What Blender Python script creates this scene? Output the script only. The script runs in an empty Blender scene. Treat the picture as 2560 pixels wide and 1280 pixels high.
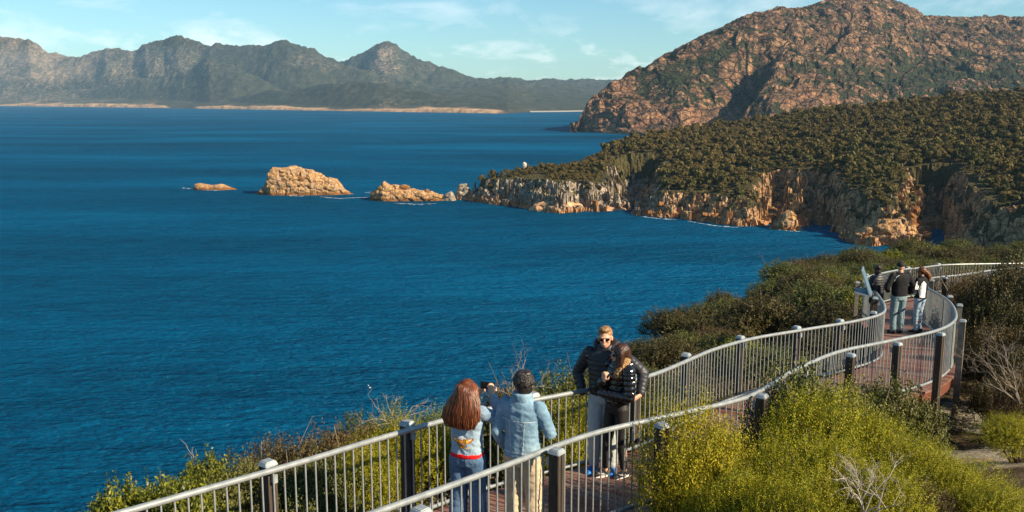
import bpy, bmesh, math, random
import numpy as np
from mathutils import Vector, Matrix

S = bpy.context.scene
COL = S.collection
R_ = math.radians
CZ = 100.0                                   # height of the lookout above the sea

# ------------------------------------------------------------------ camera
cam = bpy.data.cameras.new('camera')
cam.sensor_width = 36.0
cam.lens = 36.0 * 2300.0 / 2560.0
cam.clip_start = 0.1
cam.clip_end = 40000.0
cam_ob = bpy.data.objects.new('camera', cam)
COL.objects.link(cam_ob)
cam_ob.location = (0, 0, CZ)
PITCH = math.atan((640 - 245) / 2300.0)
cam_ob.rotation_euler = (math.pi / 2 - PITCH, 0, 0)
S.camera = cam_ob

# ------------------------------------------------------------------ daylight
SUN_AZ = math.atan2(0.86, -0.51)             # clockwise from +Y
SUN_EL = R_(31)
SUN_DIR = Vector((math.sin(SUN_AZ) * math.cos(SUN_EL), math.cos(SUN_AZ) * math.cos(SUN_EL), math.sin(SUN_EL)))
sun = bpy.data.lights.new('sun', 'SUN')
sun.energy = 5.0
sun.angle = R_(0.5)
sun.color = (1.0, 0.84, 0.61)
sun_ob = bpy.data.objects.new('sun', sun)
COL.objects.link(sun_ob)
sun_ob.rotation_euler = SUN_DIR.to_track_quat('Z', 'Y').to_euler()

world = bpy.data.worlds.new('World')
S.world = world
world.use_nodes = True
wt = world.node_tree
wt.nodes.clear()
def wn(t, **k):
    n = wt.nodes.new(t)
    for a, b in k.items(): setattr(n, a, b)
    return n
sky = wn('ShaderNodeTexSky', sky_type='NISHITA', sun_disc=False)
sky.sun_elevation = SUN_EL
sky.sun_rotation = SUN_AZ
sky.altitude = 100
sky.air_density = 1.0
sky.dust_density = 0.25
sky.ozone_density = 2.2
tint = wn('ShaderNodeMix', data_type='RGBA', blend_type='MULTIPLY')
tint.inputs[0].default_value = 1.0
tint.inputs[7].default_value = (0.70, 0.98, 1.06, 1)
wt.links.new(sky.outputs[0], tint.inputs[6])
tc = wn('ShaderNodeTexCoord')
sep = wn('ShaderNodeSeparateXYZ')
wt.links.new(tc.outputs['Generated'], sep.inputs[0])
mp = wn('ShaderNodeMapping')
mp.inputs['Scale'].default_value = (7.0, 7.0, 19.0)
mp.inputs['Location'].default_value = (2.3, 0.4, 0.2)
wt.links.new(tc.outputs['Generated'], mp.inputs[0])
cn = wn('ShaderNodeTexNoise')
cn.inputs['Scale'].default_value = 1.35
cn.inputs['Detail'].default_value = 7
cn.inputs['Roughness'].default_value = 0.58
cn.inputs['Distortion'].default_value = 0.35
wt.links.new(mp.outputs[0], cn.inputs['Vector'])
cr = wn('ShaderNodeValToRGB')
cr.color_ramp.elements[0].position = 0.515
cr.color_ramp.elements[1].position = 0.72
wt.links.new(cn.outputs[0], cr.inputs[0])
band = wn('ShaderNodeValToRGB')              # clouds only in a low bank
be = band.color_ramp.elements
be[0].position = 0.0; be[0].color = (0.9, 0.9, 0.9, 1)
be[1].position = 0.16; be[1].color = (0.12, 0.12, 0.12, 1)
e = be.new(0.045); e.color = (1, 1, 1, 1)
e = be.new(0.075); e.color = (0.35, 0.35, 0.35, 1)
wt.links.new(sep.outputs[2], band.inputs[0])
mm = wn('ShaderNodeMath', operation='MULTIPLY')
wt.links.new(cr.outputs[0], mm.inputs[0]); wt.links.new(band.outputs[0], mm.inputs[1])
cm = wn('ShaderNodeMix', data_type='RGBA')
cm.inputs[7].default_value = (10.6, 10.9, 10.6, 1)
wt.links.new(mm.outputs[0], cm.inputs[0]); wt.links.new(tint.outputs[2], cm.inputs[6])
bg = wn('ShaderNodeBackground')
bg.inputs['Strength'].default_value = 0.066
wo = wn('ShaderNodeOutputWorld')
wt.links.new(cm.outputs[2], bg.inputs[0]); wt.links.new(bg.outputs[0], wo.inputs[0])

S.view_settings.view_transform = 'Standard'
S.view_settings.look = 'None'
S.view_settings.exposure = 0.95
S.view_settings.gamma = 1.0
S.view_settings.use_curve_mapping = False
S.render.engine = 'CYCLES'
S.cycles.max_bounces = 6
S.cycles.diffuse_bounces = 2
S.cycles.glossy_bounces = 2
S.cycles.transmission_bounces = 3
S.cycles.volume_bounces = 0
S.cycles.transparent_max_bounces = 6
S.cycles.sample_clamp_indirect = 4.0
S.cycles.use_denoising = True

# ------------------------------------------------------------------ helpers
rng = np.random.default_rng(7)
random.seed(7)
FPX = 2300.0
cP, sP = math.cos(PITCH), math.sin(PITCH)
def v_dy(v): return (640 - np.asarray(v, float)) * sP + FPX * cP
def slope(v): return ((640 - np.asarray(v, float)) * cP - FPX * sP) / v_dy(v)
def tan_az(u, v): return (np.asarray(u, float) - 1280) / v_dy(v)
def on_sea(u, v):
    Y = -CZ / slope(v)
    return tan_az(u, v) * Y, Y

def tag(o, label=None, cat=None, group=None, kind=None):
    if label: o['label'] = label
    if cat: o['category'] = cat
    if group: o['group'] = group
    if kind: o['kind'] = kind
    return o

def empty(name, loc=(0, 0, 0), rz=0.0):
    o = bpy.data.objects.new(name, None)
    COL.objects.link(o)
    o.location = loc
    o.rotation_euler = (0, 0, rz)
    o.empty_display_size = 0.2
    return o

def copy_tree(o, parent=None):
    c = o.copy(); COL.objects.link(c)
    if parent is not None: c.parent = parent
    for ch in list(o.children): copy_tree(ch, c)
    return c

def mesh_np(name, V, F, smooth=True):
    V = np.ascontiguousarray(V, np.float32); F = np.ascontiguousarray(F, np.int32)
    me = bpy.data.meshes.new(name)
    n = F.shape[1]
    me.vertices.add(len(V)); me.vertices.foreach_set('co', V.ravel())
    me.loops.add(F.size); me.loops.foreach_set('vertex_index', F.ravel())
    me.polygons.add(len(F))
    me.polygons.foreach_set('loop_start', np.arange(0, F.size, n, dtype=np.int32))
    me.polygons.foreach_set('loop_total', np.full(len(F), n, np.int32))
    me.polygons.foreach_set('use_smooth', np.full(len(F), smooth, bool))
    me.update(calc_edges=True)
    return me

def link(name, me, mat, parent=None, loc=None):
    o = bpy.data.objects.new(name, me)
    COL.objects.link(o)
    if mat is not None:
        me.materials.clear(); me.materials.append(mat)
    if parent is not None: o.parent = parent
    if loc is not None: o.location = loc
    return o

def attr(me, name, arr):
    a = me.attributes.new(name, 'FLOAT', 'POINT')
    a.data.foreach_set('value', np.ascontiguousarray(arr, np.float32))

def grid_faces(nu, nv):
    i = np.arange(nu - 1)[:, None]; j = np.arange(nv - 1)[None, :]
    a = (i * nv + j).ravel()
    return np.stack([a, a + nv, a + nv + 1, a + 1], 1)

# ---- noise in numpy
def _h(ix, iy, iz, seed):
    h = (ix.astype(np.int64) * 374761393 + iy.astype(np.int64) * 668265263 + iz.astype(np.int64) * 2147483647 + seed * 974634777) & 0xFFFFFFFF
    h = ((h ^ (h >> 13)) * 1274126177) & 0xFFFFFFFF
    h = ((h ^ (h >> 16)) * 2246822519) & 0xFFFFFFFF
    return h ^ (h >> 15)
def perlin(p, seed=0):
    p = np.asarray(p, float)
    i = np.floor(p).astype(np.int64); f = p - i
    w = f * f * f * (f * (f * 6 - 15) + 10)
    out = np.zeros(len(p))
    for dx in (0, 1):
        for dy in (0, 1):
            for dz in (0, 1):
                h = _h(i[:, 0] + dx, i[:, 1] + dy, i[:, 2] + dz, seed)
                a = (h & 1023) / 1023.0 * 2 * np.pi; b = ((h >> 10) & 1023) / 511.5 - 1
                s = np.sqrt(np.maximum(0, 1 - b * b))
                g = np.cos(a) * s * (f[:, 0] - dx) + np.sin(a) * s * (f[:, 1] - dy) + b * (f[:, 2] - dz)
                wt_ = (w[:, 0] if dx else 1 - w[:, 0]) * (w[:, 1] if dy else 1 - w[:, 1]) * (w[:, 2] if dz else 1 - w[:, 2])
                out += g * wt_
    return out * 1.5
def fbm(p, oct=4, seed=0, gain=0.5, ridged=False):
    p = np.asarray(p, float); a = 1.0; s = 0; t = 0
    for k in range(oct):
        n = perlin(p * 2 ** k + 17.3 * k, seed + k)
        if ridged: n = 1 - 2 * np.abs(n)
        s = s + a * n; t += a; a *= gain
    return s / t
def voro(p, seed=0):
    p = np.asarray(p, float); i = np.floor(p).astype(np.int64)
    f1 = np.full(len(p), 9.0); f2 = np.full(len(p), 9.0); cid = np.zeros(len(p))
    for dx in (-1, 0, 1):
        for dy in (-1, 0, 1):
            for dz in (-1, 0, 1):
                c = i + np.array([dx, dy, dz])
                h = _h(c[:, 0], c[:, 1], c[:, 2], seed)
                q = c + np.stack([(h & 1023) / 1023.0, ((h >> 10) & 1023) / 1023.0, ((h >> 20) & 1023) / 1023.0], 1)
                d = np.linalg.norm(q - p, axis=1)
                m = d < f1
                f2 = np.where(m, f1, np.minimum(f2, d))
                cid = np.where(m, (h >> 5 & 4095) / 4095.0, cid)
                f1 = np.where(m, d, f1)
    return f1, f2, cid
def sst(a, b, x):
    t = np.clip((x - a) / (b - a), 0, 1)
    return t * t * (3 - 2 * t)
def P3(x, y, z=0.0):
    return np.stack([x, y, np.broadcast_to(z, np.shape(x))], 1)

# ---- materials
class M:
    def __init__(self, name, rough=0.8, spec=0.3):
        self.m = bpy.data.materials.new(name); self.m.use_nodes = True
        self.t = self.m.node_tree
        self.b = self.t.nodes['Principled BSDF']
        self.b.inputs['Roughness'].default_value = rough
        self.b.inputs['Specular IOR Level'].default_value = spec
        self.co = None
    def n(self, typ, ins=None, **k):
        n = self.t.nodes.new(typ)
        for a, b in k.items(): setattr(n, a, b)
        for a, b in (ins or {}).items(): self.put(n.inputs[a], b)
        return n
    def put(self, sock, v):
        if isinstance(v, bpy.types.NodeSocket): self.t.links.new(v, sock)
        else: sock.default_value = v
    def obj(self):
        if self.co is None: self.co = self.n('ShaderNodeTexCoord').outputs['Object']
        return self.co
    def mapped(self, scale=(1, 1, 1), rot=(0, 0, 0), co=None):
        return self.n('ShaderNodeMapping', {'Vector': co or self.obj(), 'Scale': scale, 'Rotation': rot}).outputs[0]
    def noise(self, scale, detail=4, rough=0.55, co=None, dist=0.0):
        return self.n('ShaderNodeTexNoise', {'Vector': co or self.obj(), 'Scale': scale, 'Detail': detail, 'Roughness': rough, 'Distortion': dist}).outputs['Fac']
    def voro(self, scale, feature='F1', co=None, out='Distance'):
        return self.n('ShaderNodeTexVoronoi', {'Vector': co or self.obj(), 'Scale': scale}, feature=feature).outputs[out]
    def ramp(self, fac, stops):
        r = self.n('ShaderNodeValToRGB', {'Fac': fac})
        el = r.color_ramp.elements
        while len(el) < len(stops): el.new(0.5)
        for e_, (p, c) in zip(el, stops):
            e_.position = p
            e_.color = (c, c, c, 1) if isinstance(c, (int, float)) else (*c, 1)
        return r.outputs['Color']
    def mix(self, fac, a, b, mode='MIX'):
        n = self.n('ShaderNodeMix', data_type='RGBA', blend_type=mode)
        for k, v in ((0, fac), (6, a), (7, b)):
            if isinstance(v, tuple) and len(v) == 3: v = (*v, 1)
            self.put(n.inputs[k], v)
        return n.outputs[2]
    def math(self, op, a, b=0.0, c=0.0):
        n = self.n('ShaderNodeMath', operation=op)
        for k, v in enumerate((a, b, c)): self.put(n.inputs[k], v)
        return n.outputs[0]
    def at(self, name):
        return self.n('ShaderNodeAttribute', attribute_name=name).outputs['Fac']
    def base(self, v):
        if isinstance(v, tuple) and len(v) == 3: v = (*v, 1)
        self.put(self.b.inputs['Base Color'], v); return self
    def bump(self, h, strength=0.5, dist=0.1):
        b = self.n('ShaderNodeBump', {'Height': h, 'Strength': strength, 'Distance': dist})
        self.t.links.new(b.outputs[0], self.b.inputs['Normal']); return self
    def island(self):
        return self.n('ShaderNodeNewGeometry').outputs['Random Per Island']
    def orand(self):
        return self.n('ShaderNodeObjectInfo').outputs['Random']
    def leafy(self, trans=0.3):
        """thin leaves let part of the light through"""
        tr = self.n('ShaderNodeBsdfTranslucent')
        s_ = self.b.inputs['Base Color']
        if s_.is_linked: self.t.links.new(s_.links[0].from_socket, tr.inputs[0])
        else: tr.inputs[0].default_value = s_.default_value
        mx = self.n('ShaderNodeMixShader', {0: trans})
        self.t.links.new(self.b.outputs[0], mx.inputs[1]); self.t.links.new(tr.outputs[0], mx.inputs[2])
        self.t.links.new(mx.outputs[0], self.t.nodes['Material Output'].inputs[0])
        return self

def plain(name, col, rough=0.7, spec=0.3, metal=0.0, var=0.0, vs=8.0):
    a = M(name, rough, spec)
    a.b.inputs['Metallic'].default_value = metal
    if var:
        n_ = a.noise(vs, 5)
        lo = tuple(c * (1 - var) for c in col); hi = tuple(min(1, c * (1 + var)) for c in col)
        a.base(a.ramp(n_, [(0.3, lo), (0.7, hi)]))
        a.bump(n_, 0.25, 0.01)
    else: a.base(col)
    return a.m
# ================================================================== SEA
m = M('sea_water', 0.16, 0.09)
w0 = m.mapped((1, 1, 1), (0, 0, R_(-14)))
w1 = m.mapped((0.45, 1.0, 1.0), (0, 0, R_(12)))
fine = m.noise(0.55, 3, 0.6, w1, 0.4)
swell = m.noise(0.16, 3, 0.55, m.mapped((0.30, 1, 1), (0, 0, R_(8))), 0.6)
long_ = m.noise(0.028, 3, 0.5, m.mapped((0.35, 1, 1), (0, 0, R_(5))))
gust = m.noise(0.0036, 5, 0.6, m.mapped((0.34, 1, 1), (0, 0, R_(4))))
h = m.math('ADD', m.math('MULTIPLY', fine, 1.3), m.math('ADD', m.math('MULTIPLY', swell, 2.2), m.math('MULTIPLY', long_, 4.0)))
bmp = m.n('ShaderNodeBump', {'Height': h, 'Strength': 1.0, 'Distance': 2.4}).outputs[0]
deep = m.ramp(gust, [(0.32, (0.0, 0.029, 0.066)), (0.5, (0.0, 0.056, 0.128)), (0.70, (0.0, 0.108, 0.235))])
m.base(m.mix(m.ramp(swell, [(0.35, 0.0), (0.7, 0.35)]), deep, (0.0, 0.11, 0.235)))
# the sea is seen through a polariser: the body colour shows and only a small bluish part of the sky is mirrored
dif = m.n('ShaderNodeBsdfDiffuse', {'Color': m.b.inputs['Base Color'].links[0].from_socket, 'Normal': bmp})
glo = m.n('ShaderNodeBsdfGlossy', {'Color': (0.35, 0.80, 1.0, 1), 'Roughness': 0.32, 'Normal': bmp})
lw = m.n('ShaderNodeLayerWeight', {'Blend': 0.25, 'Normal': bmp}).outputs['Fresnel']
mx = m.n('ShaderNodeMixShader', {0: m.math('MULTIPLY_ADD', lw, 0.10, 0.015), 1: dif.outputs[0], 2: glo.outputs[0]})
m.t.links.new(mx.outputs[0], m.t.nodes['Material Output'].inputs[0])
xs = np.array([-8000., 8000.]); ys = np.array([-150., 18200.])
V = np.array([[x, y, 0.0] for x in xs for y in ys])
sea = link('sea', mesh_np('sea', V, np.array([[0, 2, 3, 1]])), m.m)
tag(sea, kind='structure')

# ================================================================== FAR RANGE across the bay
def silh(pts):
    p = np.array(pts, float)
    t = tan_az(p[:, 0], p[:, 1]); s = slope(p[:, 1])
    return t, s
m = M('far_slope', 0.95, 0.1)
rk = m.at('rock'); cl = m.at('cliff')
veg = m.ramp(m.noise(0.012, 6, 0.65), [(0.3, (0.018, 0.023, 0.014)), (0.55, (0.046, 0.048, 0.030)), (0.75, (0.092, 0.086, 0.058))])
rock = m.ramp(m.noise(0.02, 6, 0.7), [(0.3, (0.07, 0.05, 0.036)), (0.6, (0.30, 0.225, 0.155))])
cliffc = m.ramp(m.noise(0.016, 6, 0.7, m.mapped((1, 1, 0.35))), [(0.3, (0.24, 0.13, 0.07)), (0.5, (0.50, 0.31, 0.17)), (0.7, (0.62, 0.45, 0.30))])
c = m.mix(m.ramp(m.math('ADD', rk, m.math('MULTIPLY', m.math('SUBTRACT', m.noise(0.03, 5, 0.7), 0.5), 1.3)), [(0.45, 0.0), (0.6, 1.0)]), veg, rock)
spk = m.ramp(m.noise(0.022, 5, .75), [(0.56, 0.0), (0.64, 0.8)])
c = m.mix(m.math('MULTIPLY', spk, m.math('MULTIPLY', rk, 1.0)), c, (0.34, 0.27, 0.20))
c = m.mix(cl, c, cliffc)
m.base(c)
m.bump(m.noise(0.03, 6, 0.7), 1.0, 18.0)
far_mat = m.m

shore = [(-400, 262), (0, 265), (400, 270), (700, 275), (1000, 280), (1270, 284), (1340, 279), (1500, 277), (1700, 276)]
st, ss = silh(shore)
layers = [
    # silhouette, crest distance, front gradient, back gradient
    ([(-400, 120), (-200, 80), (0, 92), (20, 93), (40, 97), (70, 98), (85, 108), (130, 133), (180, 142), (200, 141), (240, 130), (262, 119), (285, 123), (330, 131), (345, 124), (362, 110), (382, 106), (410, 104), (425, 96), (442, 92), (470, 98), (500, 108), (560, 114), (600, 117), (640, 116), (680, 105), (715, 102), (750, 112), (790, 131), (830, 150), (870, 168), (960, 190), (1060, 215), (1200, 246), (1300, 262), (1700, 290)], 3200, .52, .5),
    ([(700, 240), (800, 175), (840, 158), (870, 152), (900, 136), (930, 116), (950, 108), (975, 109), (992, 116), (1010, 131), (1060, 155), (1100, 166), (1150, 185), (1200, 201), (1250, 216), (1300, 226), (1340, 236), (1400, 238), (1480, 240), (1600, 236), (1700, 236)], 5000, .50, .5),
    ([(-400, 230), (150, 235), (260, 215), (360, 198), (420, 196), (520, 150), (580, 165), (640, 190), (700, 225), (760, 240), (850, 262), (1700, 300)], 1900, .42, .9),
    ([(-400, 280), (500, 268), (600, 243), (680, 228), (760, 222), (860, 204), (960, 212), (1060, 232), (1160, 250), (1250, 267), (1300, 279), (1700, 300)], 1000, .36, .9),
    ([(-400, 175), (0, 185), (90, 200), (200, 240), (300, 262), (1700, 300)], 1700, .45, .9),
]
nu, nv = 700, 170
tt = np.linspace(tan_az(-330, 245), tan_az(1660, 245), nu)
q = np.linspace(0, 1, nv) ** 1.25
Y0 = -CZ / np.interp(tt, st, ss)
YY = Y0[:, None] - 60 + q[None, :] * 6200
TT = np.repeat(tt[:, None], nv, 1); XX = TT * YY
yf, xf, tf = YY.ravel(), XX.ravel(), TT.ravel()
wx = fbm(P3(xf / 900, yf / 900), 3, 3) * 260
zz = np.full(yf.shape, -400.0)
ysh = np.repeat(Y0, nv)
for k, (pts, Yc, gf, gb) in enumerate(layers):
    t_, s_ = silh(pts)
    yc = ysh + Yc
    zc = CZ + np.interp(tf, t_, s_) * yc
    d = yc + wx * 0.5 - yf
    fr = np.where(d > 0, -gf * (np.sqrt(d * d + 90 ** 2) - 90), gb * d)
    zz = np.maximum(zz, zc + fr)
dsh = yf - np.repeat(Y0, nv)
n1 = fbm(P3(xf / 420, yf / 700, zz / 500), 5, 11, 0.52, ridged=True)
n2 = fbm(P3(xf / 90, yf / 90, zz / 90), 4, 21, 0.55)
lowl = 10 + dsh * 0.055
zz = np.maximum(zz, np.where(np.abs(dsh) < 9000, lowl, -9))
crest_w = sst(0, 900, dsh)
zz = zz + ((n1 - n1.mean() + .10) * 70 + n2 * 26) * (0.25 + 0.75 * crest_w) * (.25 + .75 * sst(60, 320, zz))
cn_ = fbm(P3(xf / 260, yf / 260), 4, 31)
has_cliff = np.interp(tf, tan_az([-400, 20, 60, 380, 430, 480, 520, 720, 760, 860, 1010, 1060, 1180, 1260, 1300], 270), [.6, .4, 1, 1, .25, .25, .8, .9, .5, .35, .5, 1, .8, .3, 0])
ch = np.maximum(0, 36 * has_cliff * (0.8 + 0.9 * cn_))
cl_ = np.where(dsh < 25, 0, 1)
zz = np.where(dsh < 160, np.maximum(zz * sst(0, 160, dsh) * .5, ch * sst(5, 60, dsh + 40 * n2)), np.maximum(zz, ch * (1 - sst(300, 600, dsh))))
zz = np.where(dsh < 0, -6, zz)
beach = np.interp(tf, tan_az([1270, 1310, 1345, 1480], 279), [0, 0, 1, 1])
me = mesh_np('far_mountains', np.stack([xf, yf, zz], 1), grid_faces(nu, nv))
rkv = np.interp(tf, tan_az([-300, 0, 150, 300, 420, 600, 900, 960, 1050, 1700], 200), [.46, .46, .44, .40, .36, .22, .2, .40, .2, .1]) + 0.25 * fbm(P3(xf / 500, yf / 500, zz / 300), 3, 44) + 0.12 * sst(250, 480, zz)
attr(me, 'rock', np.clip(rkv, 0, 1))
attr(me, 'cliff', np.clip(sst(0.25, .5, has_cliff + .3 * cn_) * (1 - sst(ch * .75 + 4, ch * 1.05 + 9, zz)) * (zz > -2), 0, 1))
far = tag(link('far_mountains', me, far_mat), kind='structure')

# pale beach at the head of the bay
bx0, by0 = on_sea(1325, 280.2); bx1, by1 = on_sea(1475, 278.2)
V = []; n_ = 40
for i in range(n_):
    f_ = i / (n_ - 1); x_ = bx0 + (bx1 - bx0) * f_; y_ = by0 + (by1 - by0) * f_ - 60 * math.sin(f_ * math.pi)
    V += [[x_, y_ - 60, -1.0], [x_, y_ - 10, 3.0], [x_, y_ + 60, 5.0], [x_, y_ + 120, 7]]
beach_o = link('beach', mesh_np('beach', np.array(V), grid_faces(n_, 4)), plain('pale_sand', (0.36, 0.33, 0.28), 0.9, 0.1))
tag(beach_o, kind='structure')

# ================================================================== GRANITE MOUNTAIN on the right
m = M('granite_slope', 0.9, 0.15)
vg = m.at('veg')
nn = m.noise(0.028, 6, 0.62)
streak = m.noise(0.05, 4, 0.6, m.mapped((1.0, 0.5, 0.16), (0, R_(28), 0)))
rock = m.ramp(nn, [(0.25, (0.040, 0.023, 0.016)), (0.42, (0.115, 0.062, 0.036)), (0.54, (0.25, 0.135, 0.070)), (0.74, (0.46, 0.29, 0.165))])
rock = m.mix(m.ramp(streak, [(0.40, 0.75), (0.56, 0.0)]), rock, (0.040, 0.030, 0.024))
low = m.at('low')
rock = m.mix(m.math('MULTIPLY', low, 0.55), rock, (0.46, 0.22, 0.11))
ck1 = m.voro(0.016, 'DISTANCE_TO_EDGE', m.n('ShaderNodeVectorMath', {0: m.mapped((1, 1, 1.9), (0, R_(24), 0)), 1: m.n('ShaderNodeVectorMath', {0: m.n('ShaderNodeTexNoise', {'Vector': m.obj(), 'Scale': .012, 'Detail': 4}).outputs['Color'], 1: (45, 45, 45)}, operation='MULTIPLY').outputs[0]}, operation='ADD').outputs[0])
ck2 = m.voro(0.045, 'DISTANCE_TO_EDGE', m.n('ShaderNodeVectorMath', {0: m.mapped((1, 1, 1.6), (0, R_(24), 0)), 1: m.n('ShaderNodeVectorMath', {0: m.n('ShaderNodeTexNoise', {'Vector': m.obj(), 'Scale': .03, 'Detail': 4}).outputs['Color'], 1: (18, 18, 18)}, operation='MULTIPLY').outputs[0]}, operation='ADD').outputs[0])
rock = m.mix(m.ramp(ck1, [(0.0, 0.85), (0.06, 0.0)]), rock, (0.035, 0.028, 0.020))
rock = m.mix(m.ramp(ck2, [(0.0, 0.45), (0.07, 0.0)]), rock, (0.050, 0.036, 0.026))
scrub = m.ramp(m.noise(0.09, 6, 0.7), [(0.3, (0.012, 0.016, 0.008)), (0.7, (0.045, 0.048, 0.020))])
vm = m.ramp(m.math('ADD', vg, m.math('MULTIPLY', m.math('SUBTRACT', m.noise(0.035, 6, 0.66), 0.5), 1.3)), [(0.47, 0.0), (0.56, 1.0)])
m.base(m.mix(vm, rock, scrub))
m.bump(m.math('ADD', m.math('MULTIPLY', m.noise(0.07, 6, 0.62), .7), m.math('ADD', m.math('MULTIPLY', m.ramp(ck1, [(0.0, 0.0), (.1, 1.0)]), .8), m.math('MULTIPLY', m.ramp(ck2, [(0.0, 0.0), (.12, 1.0)]), .4))), 1.0, 9.0)
granite_mat = m.m

crest = [(1436, 322), (1452, 290), (1466, 266), (1480, 252), (1500, 226), (1530, 205), (1560, 194), (1590, 184), (1620, 172), (1640, 160), (1690, 128), (1730, 105), (1760, 92), (1800, 76), (1850, 62), (1900, 50), (1930, 34), (1960, 22), (2000, 18), (2040, 12), (2075, -2), (2120, -10), (2180, -8), (2225, -2), (2270, 14), (2310, 40), (2360, 44), (2400, 45), (2460, 42), (2500, 46), (2560, 50), (2700, 60), (2900, 90)]
ct, cs = silh(crest)
cY = np.interp(ct, tan_az([1436, 1530, 1800, 2100, 2350, 2900], 245), [2790, 2900, 3250, 3700, 4000, 4200])
base = [(1425, 331), (1436, 327), (1470, 331), (1580, 337), (1700, 345), (1850, 345), (2000, 340), (2300, 335), (2900, 335)]
bt, bs = silh(base)
nu, nv = 720, 300
tt = np.linspace(tan_az(1425, 300), tan_az(2760, 245), nu)
Y0 = -CZ / np.interp(tt, bt, bs); Yc = np.interp(tt, ct, cY); zc = CZ + np.interp(tt, ct, cs) * Yc
qq = np.concatenate([np.linspace(-0.03, 1.0, 250), np.linspace(1.02, 1.9, 50)])
YY = Y0[:, None] + (Yc - Y0)[:, None] * qq[None, :]
Q = np.repeat(qq[None, :], nu, 0).ravel()
TT = np.repeat(tt[:, None], nv, 1); XX = TT * YY
xf, yf, tf = XX.ravel(), YY.ravel(), TT.ravel()
zcf = np.repeat(zc, nv)
uu = 1280 + tf * 2334
pw = np.interp(uu, [1436, 1600, 1800, 2100, 2500], [1.9, 1.75, 1.5, 1.15, 1.05])
g = np.where(Q < 0, -0.02, np.where(Q < 1, 1 - (1 - np.clip(Q, 0, 1)) ** pw, 1 - (Q - 1) * 0.9))
zz = zcf * g
def gauss(a, b, w): return np.exp(-((a - b) / w) ** 2)
p = P3(xf, yf, zz)
pr = np.stack([p[:, 0] * .9 + p[:, 2] * .42, p[:, 1], p[:, 2] * .9 - p[:, 0] * .42], 1)
warp = fbm(p / 160, 3, 5)[:, None] * np.array([[30, 20, 20]])
f1, f2, cid = voro((pr + warp * 2.2) / np.array([150, 110, 48]), 3)
g1, g2, gid = voro((pr + warp * 1.1) / np.array([62, 45, 18]), 9)
e1, e2, eid = voro((p + warp * .4) / np.array([15, 15, 10]), 19)
big = fbm(p / 330, 4, 8)
rid = fbm(p / np.array([130, 210, 400]), 4, 14, 0.55, ridged=True)
wgt = sst(0.0, 0.10, Q) * (1 - 0.55 * gauss(Q, 1.0, .05)) + 0.12
zz = zz + wgt * (big * 34 + rid * 10 + (0.55 - f1) * 20 + (cid - .5) * 22 + (0.5 - g1) * 6 + (gid - .5) * 11 + (0.5 - e1) * 3 + (eid - .5) * 3.5)
# steep gully walls that face away from the sun
for (u0, v0, u1, v1, dep, wl, wr) in [(1870, 120, 1800, 225, 190, 210, 100), (1800, 225, 1860, 340, 150, 170, 85), (1700, 215, 1665, 300, 24, 60, 14), (1560, 240, 1530, 330, 16, 45, 10), (2110, 60, 2060, 150, 26, 70, 16), (2300, 150, 2210, 200, 22, 90, 16)]:
    zq = zcf * np.clip(g, 0, 1); vv = 245 - (zq - CZ) / yf * 2330
    fv = np.clip((vv - v0) / (v1 - v0), -0.15, 1.15)
    uc = u0 + (u1 - u0) * fv
    dx = (uu - uc) / 2330 * yf
    dep_ = dep * sst(-.15, .15, (vv - v0) / (v1 - v0)) * (1 - sst(.85, 1.15, (vv - v0) / (v1 - v0)))
    zz -= (1 - sst(.62, .9, Q)) * dep_ * np.where(dx < 0, np.exp(dx / wl), 1 - sst(0, wr * 1.4, dx)) * sst(0.02, .12, Q)
zz = np.where(Q < 0, -5, np.maximum(zz, -5))
V = np.stack([xf, yf, zz], 1)
me = mesh_np('mountain', V, grid_faces(nu, nv))
Z = zz.reshape(nu, nv)
lap = (np.roll(Z, 5, 0) + np.roll(Z, -5, 0) + np.roll(Z, 6, 1) + np.roll(Z, -6, 1)) / 4 - Z
shelf = 0.5 + 0.5 * fbm(P3(xf / 260, yf / 260, zz / 120), 4, 77)
vegv = 0.37 + 0.022 * np.clip(lap.ravel(), -12, 14) + 0.75 * (shelf - .5)
vv = 245 - (zz - CZ) / yf * 2330
vegv += 0.30 * sst(2050, 2350, uu) * sst(100, 190, vv) + 0.22 * gauss(uu - vv * .2, 1640, 90) * sst(120, 190, vv) * (1 - sst(240, 280, vv))
vegv -= 0.15 * sst(262, 300, vv)
crk = np.maximum((1 - sst(.04, .17, f2 - f1)), .8 * (1 - sst(.05, .2, g2 - g1)))
vegv += .22 * crk * sst(-.25, .2, fbm(P3(xf / 120, yf / 120, zz / 120), 3, 81))
attr(me, 'veg', np.clip(vegv, 0, 1))
attr(me, 'low', np.clip(sst(170, 310, vv) * sst(-.3, .4, fbm(P3(xf / 70, yf / 70, zz / 50), 3, 71)), 0, 1))
mountain = tag(link('mountain', me, granite_mat), kind='structure')
# ================================================================== WOODED HEADLAND with its cliffs
coast_px = [(1128, 496, 9), (1150, 500, 13), (1200, 507, 24), (1260, 513, 27), (1310, 522, 28), (1390, 533, 29), (1450, 528, 29), (1505, 527, 25), (1562, 523, 22),
            (1586, 478, 24), (1600, 476, 26), (1597, 537, 14), (1640, 545, 15), (1690, 546, 17), (1740, 549, 18), (1800, 560, 20), (1860, 566, 22), (1922, 562, 24),
            (1946, 522, 30), (1940, 571, 14), (1970, 576, 14), (2004, 577, 15), (2016, 530, 38), (2062, 560, 38), (2128, 603, 10), (2170, 612, 14), (2250, 614, 20), (2298, 612, 26),
            (2322, 545, 46), (2362, 585, 40), (2400, 634, 14), (2470, 640, 18), (2560, 665, 24), (2700, 690, 28), (2900, 760, 30)]
cpx = np.array(coast_px, float)
cx_, cy_ = on_sea(cpx[:, 0], cpx[:, 1])
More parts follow.
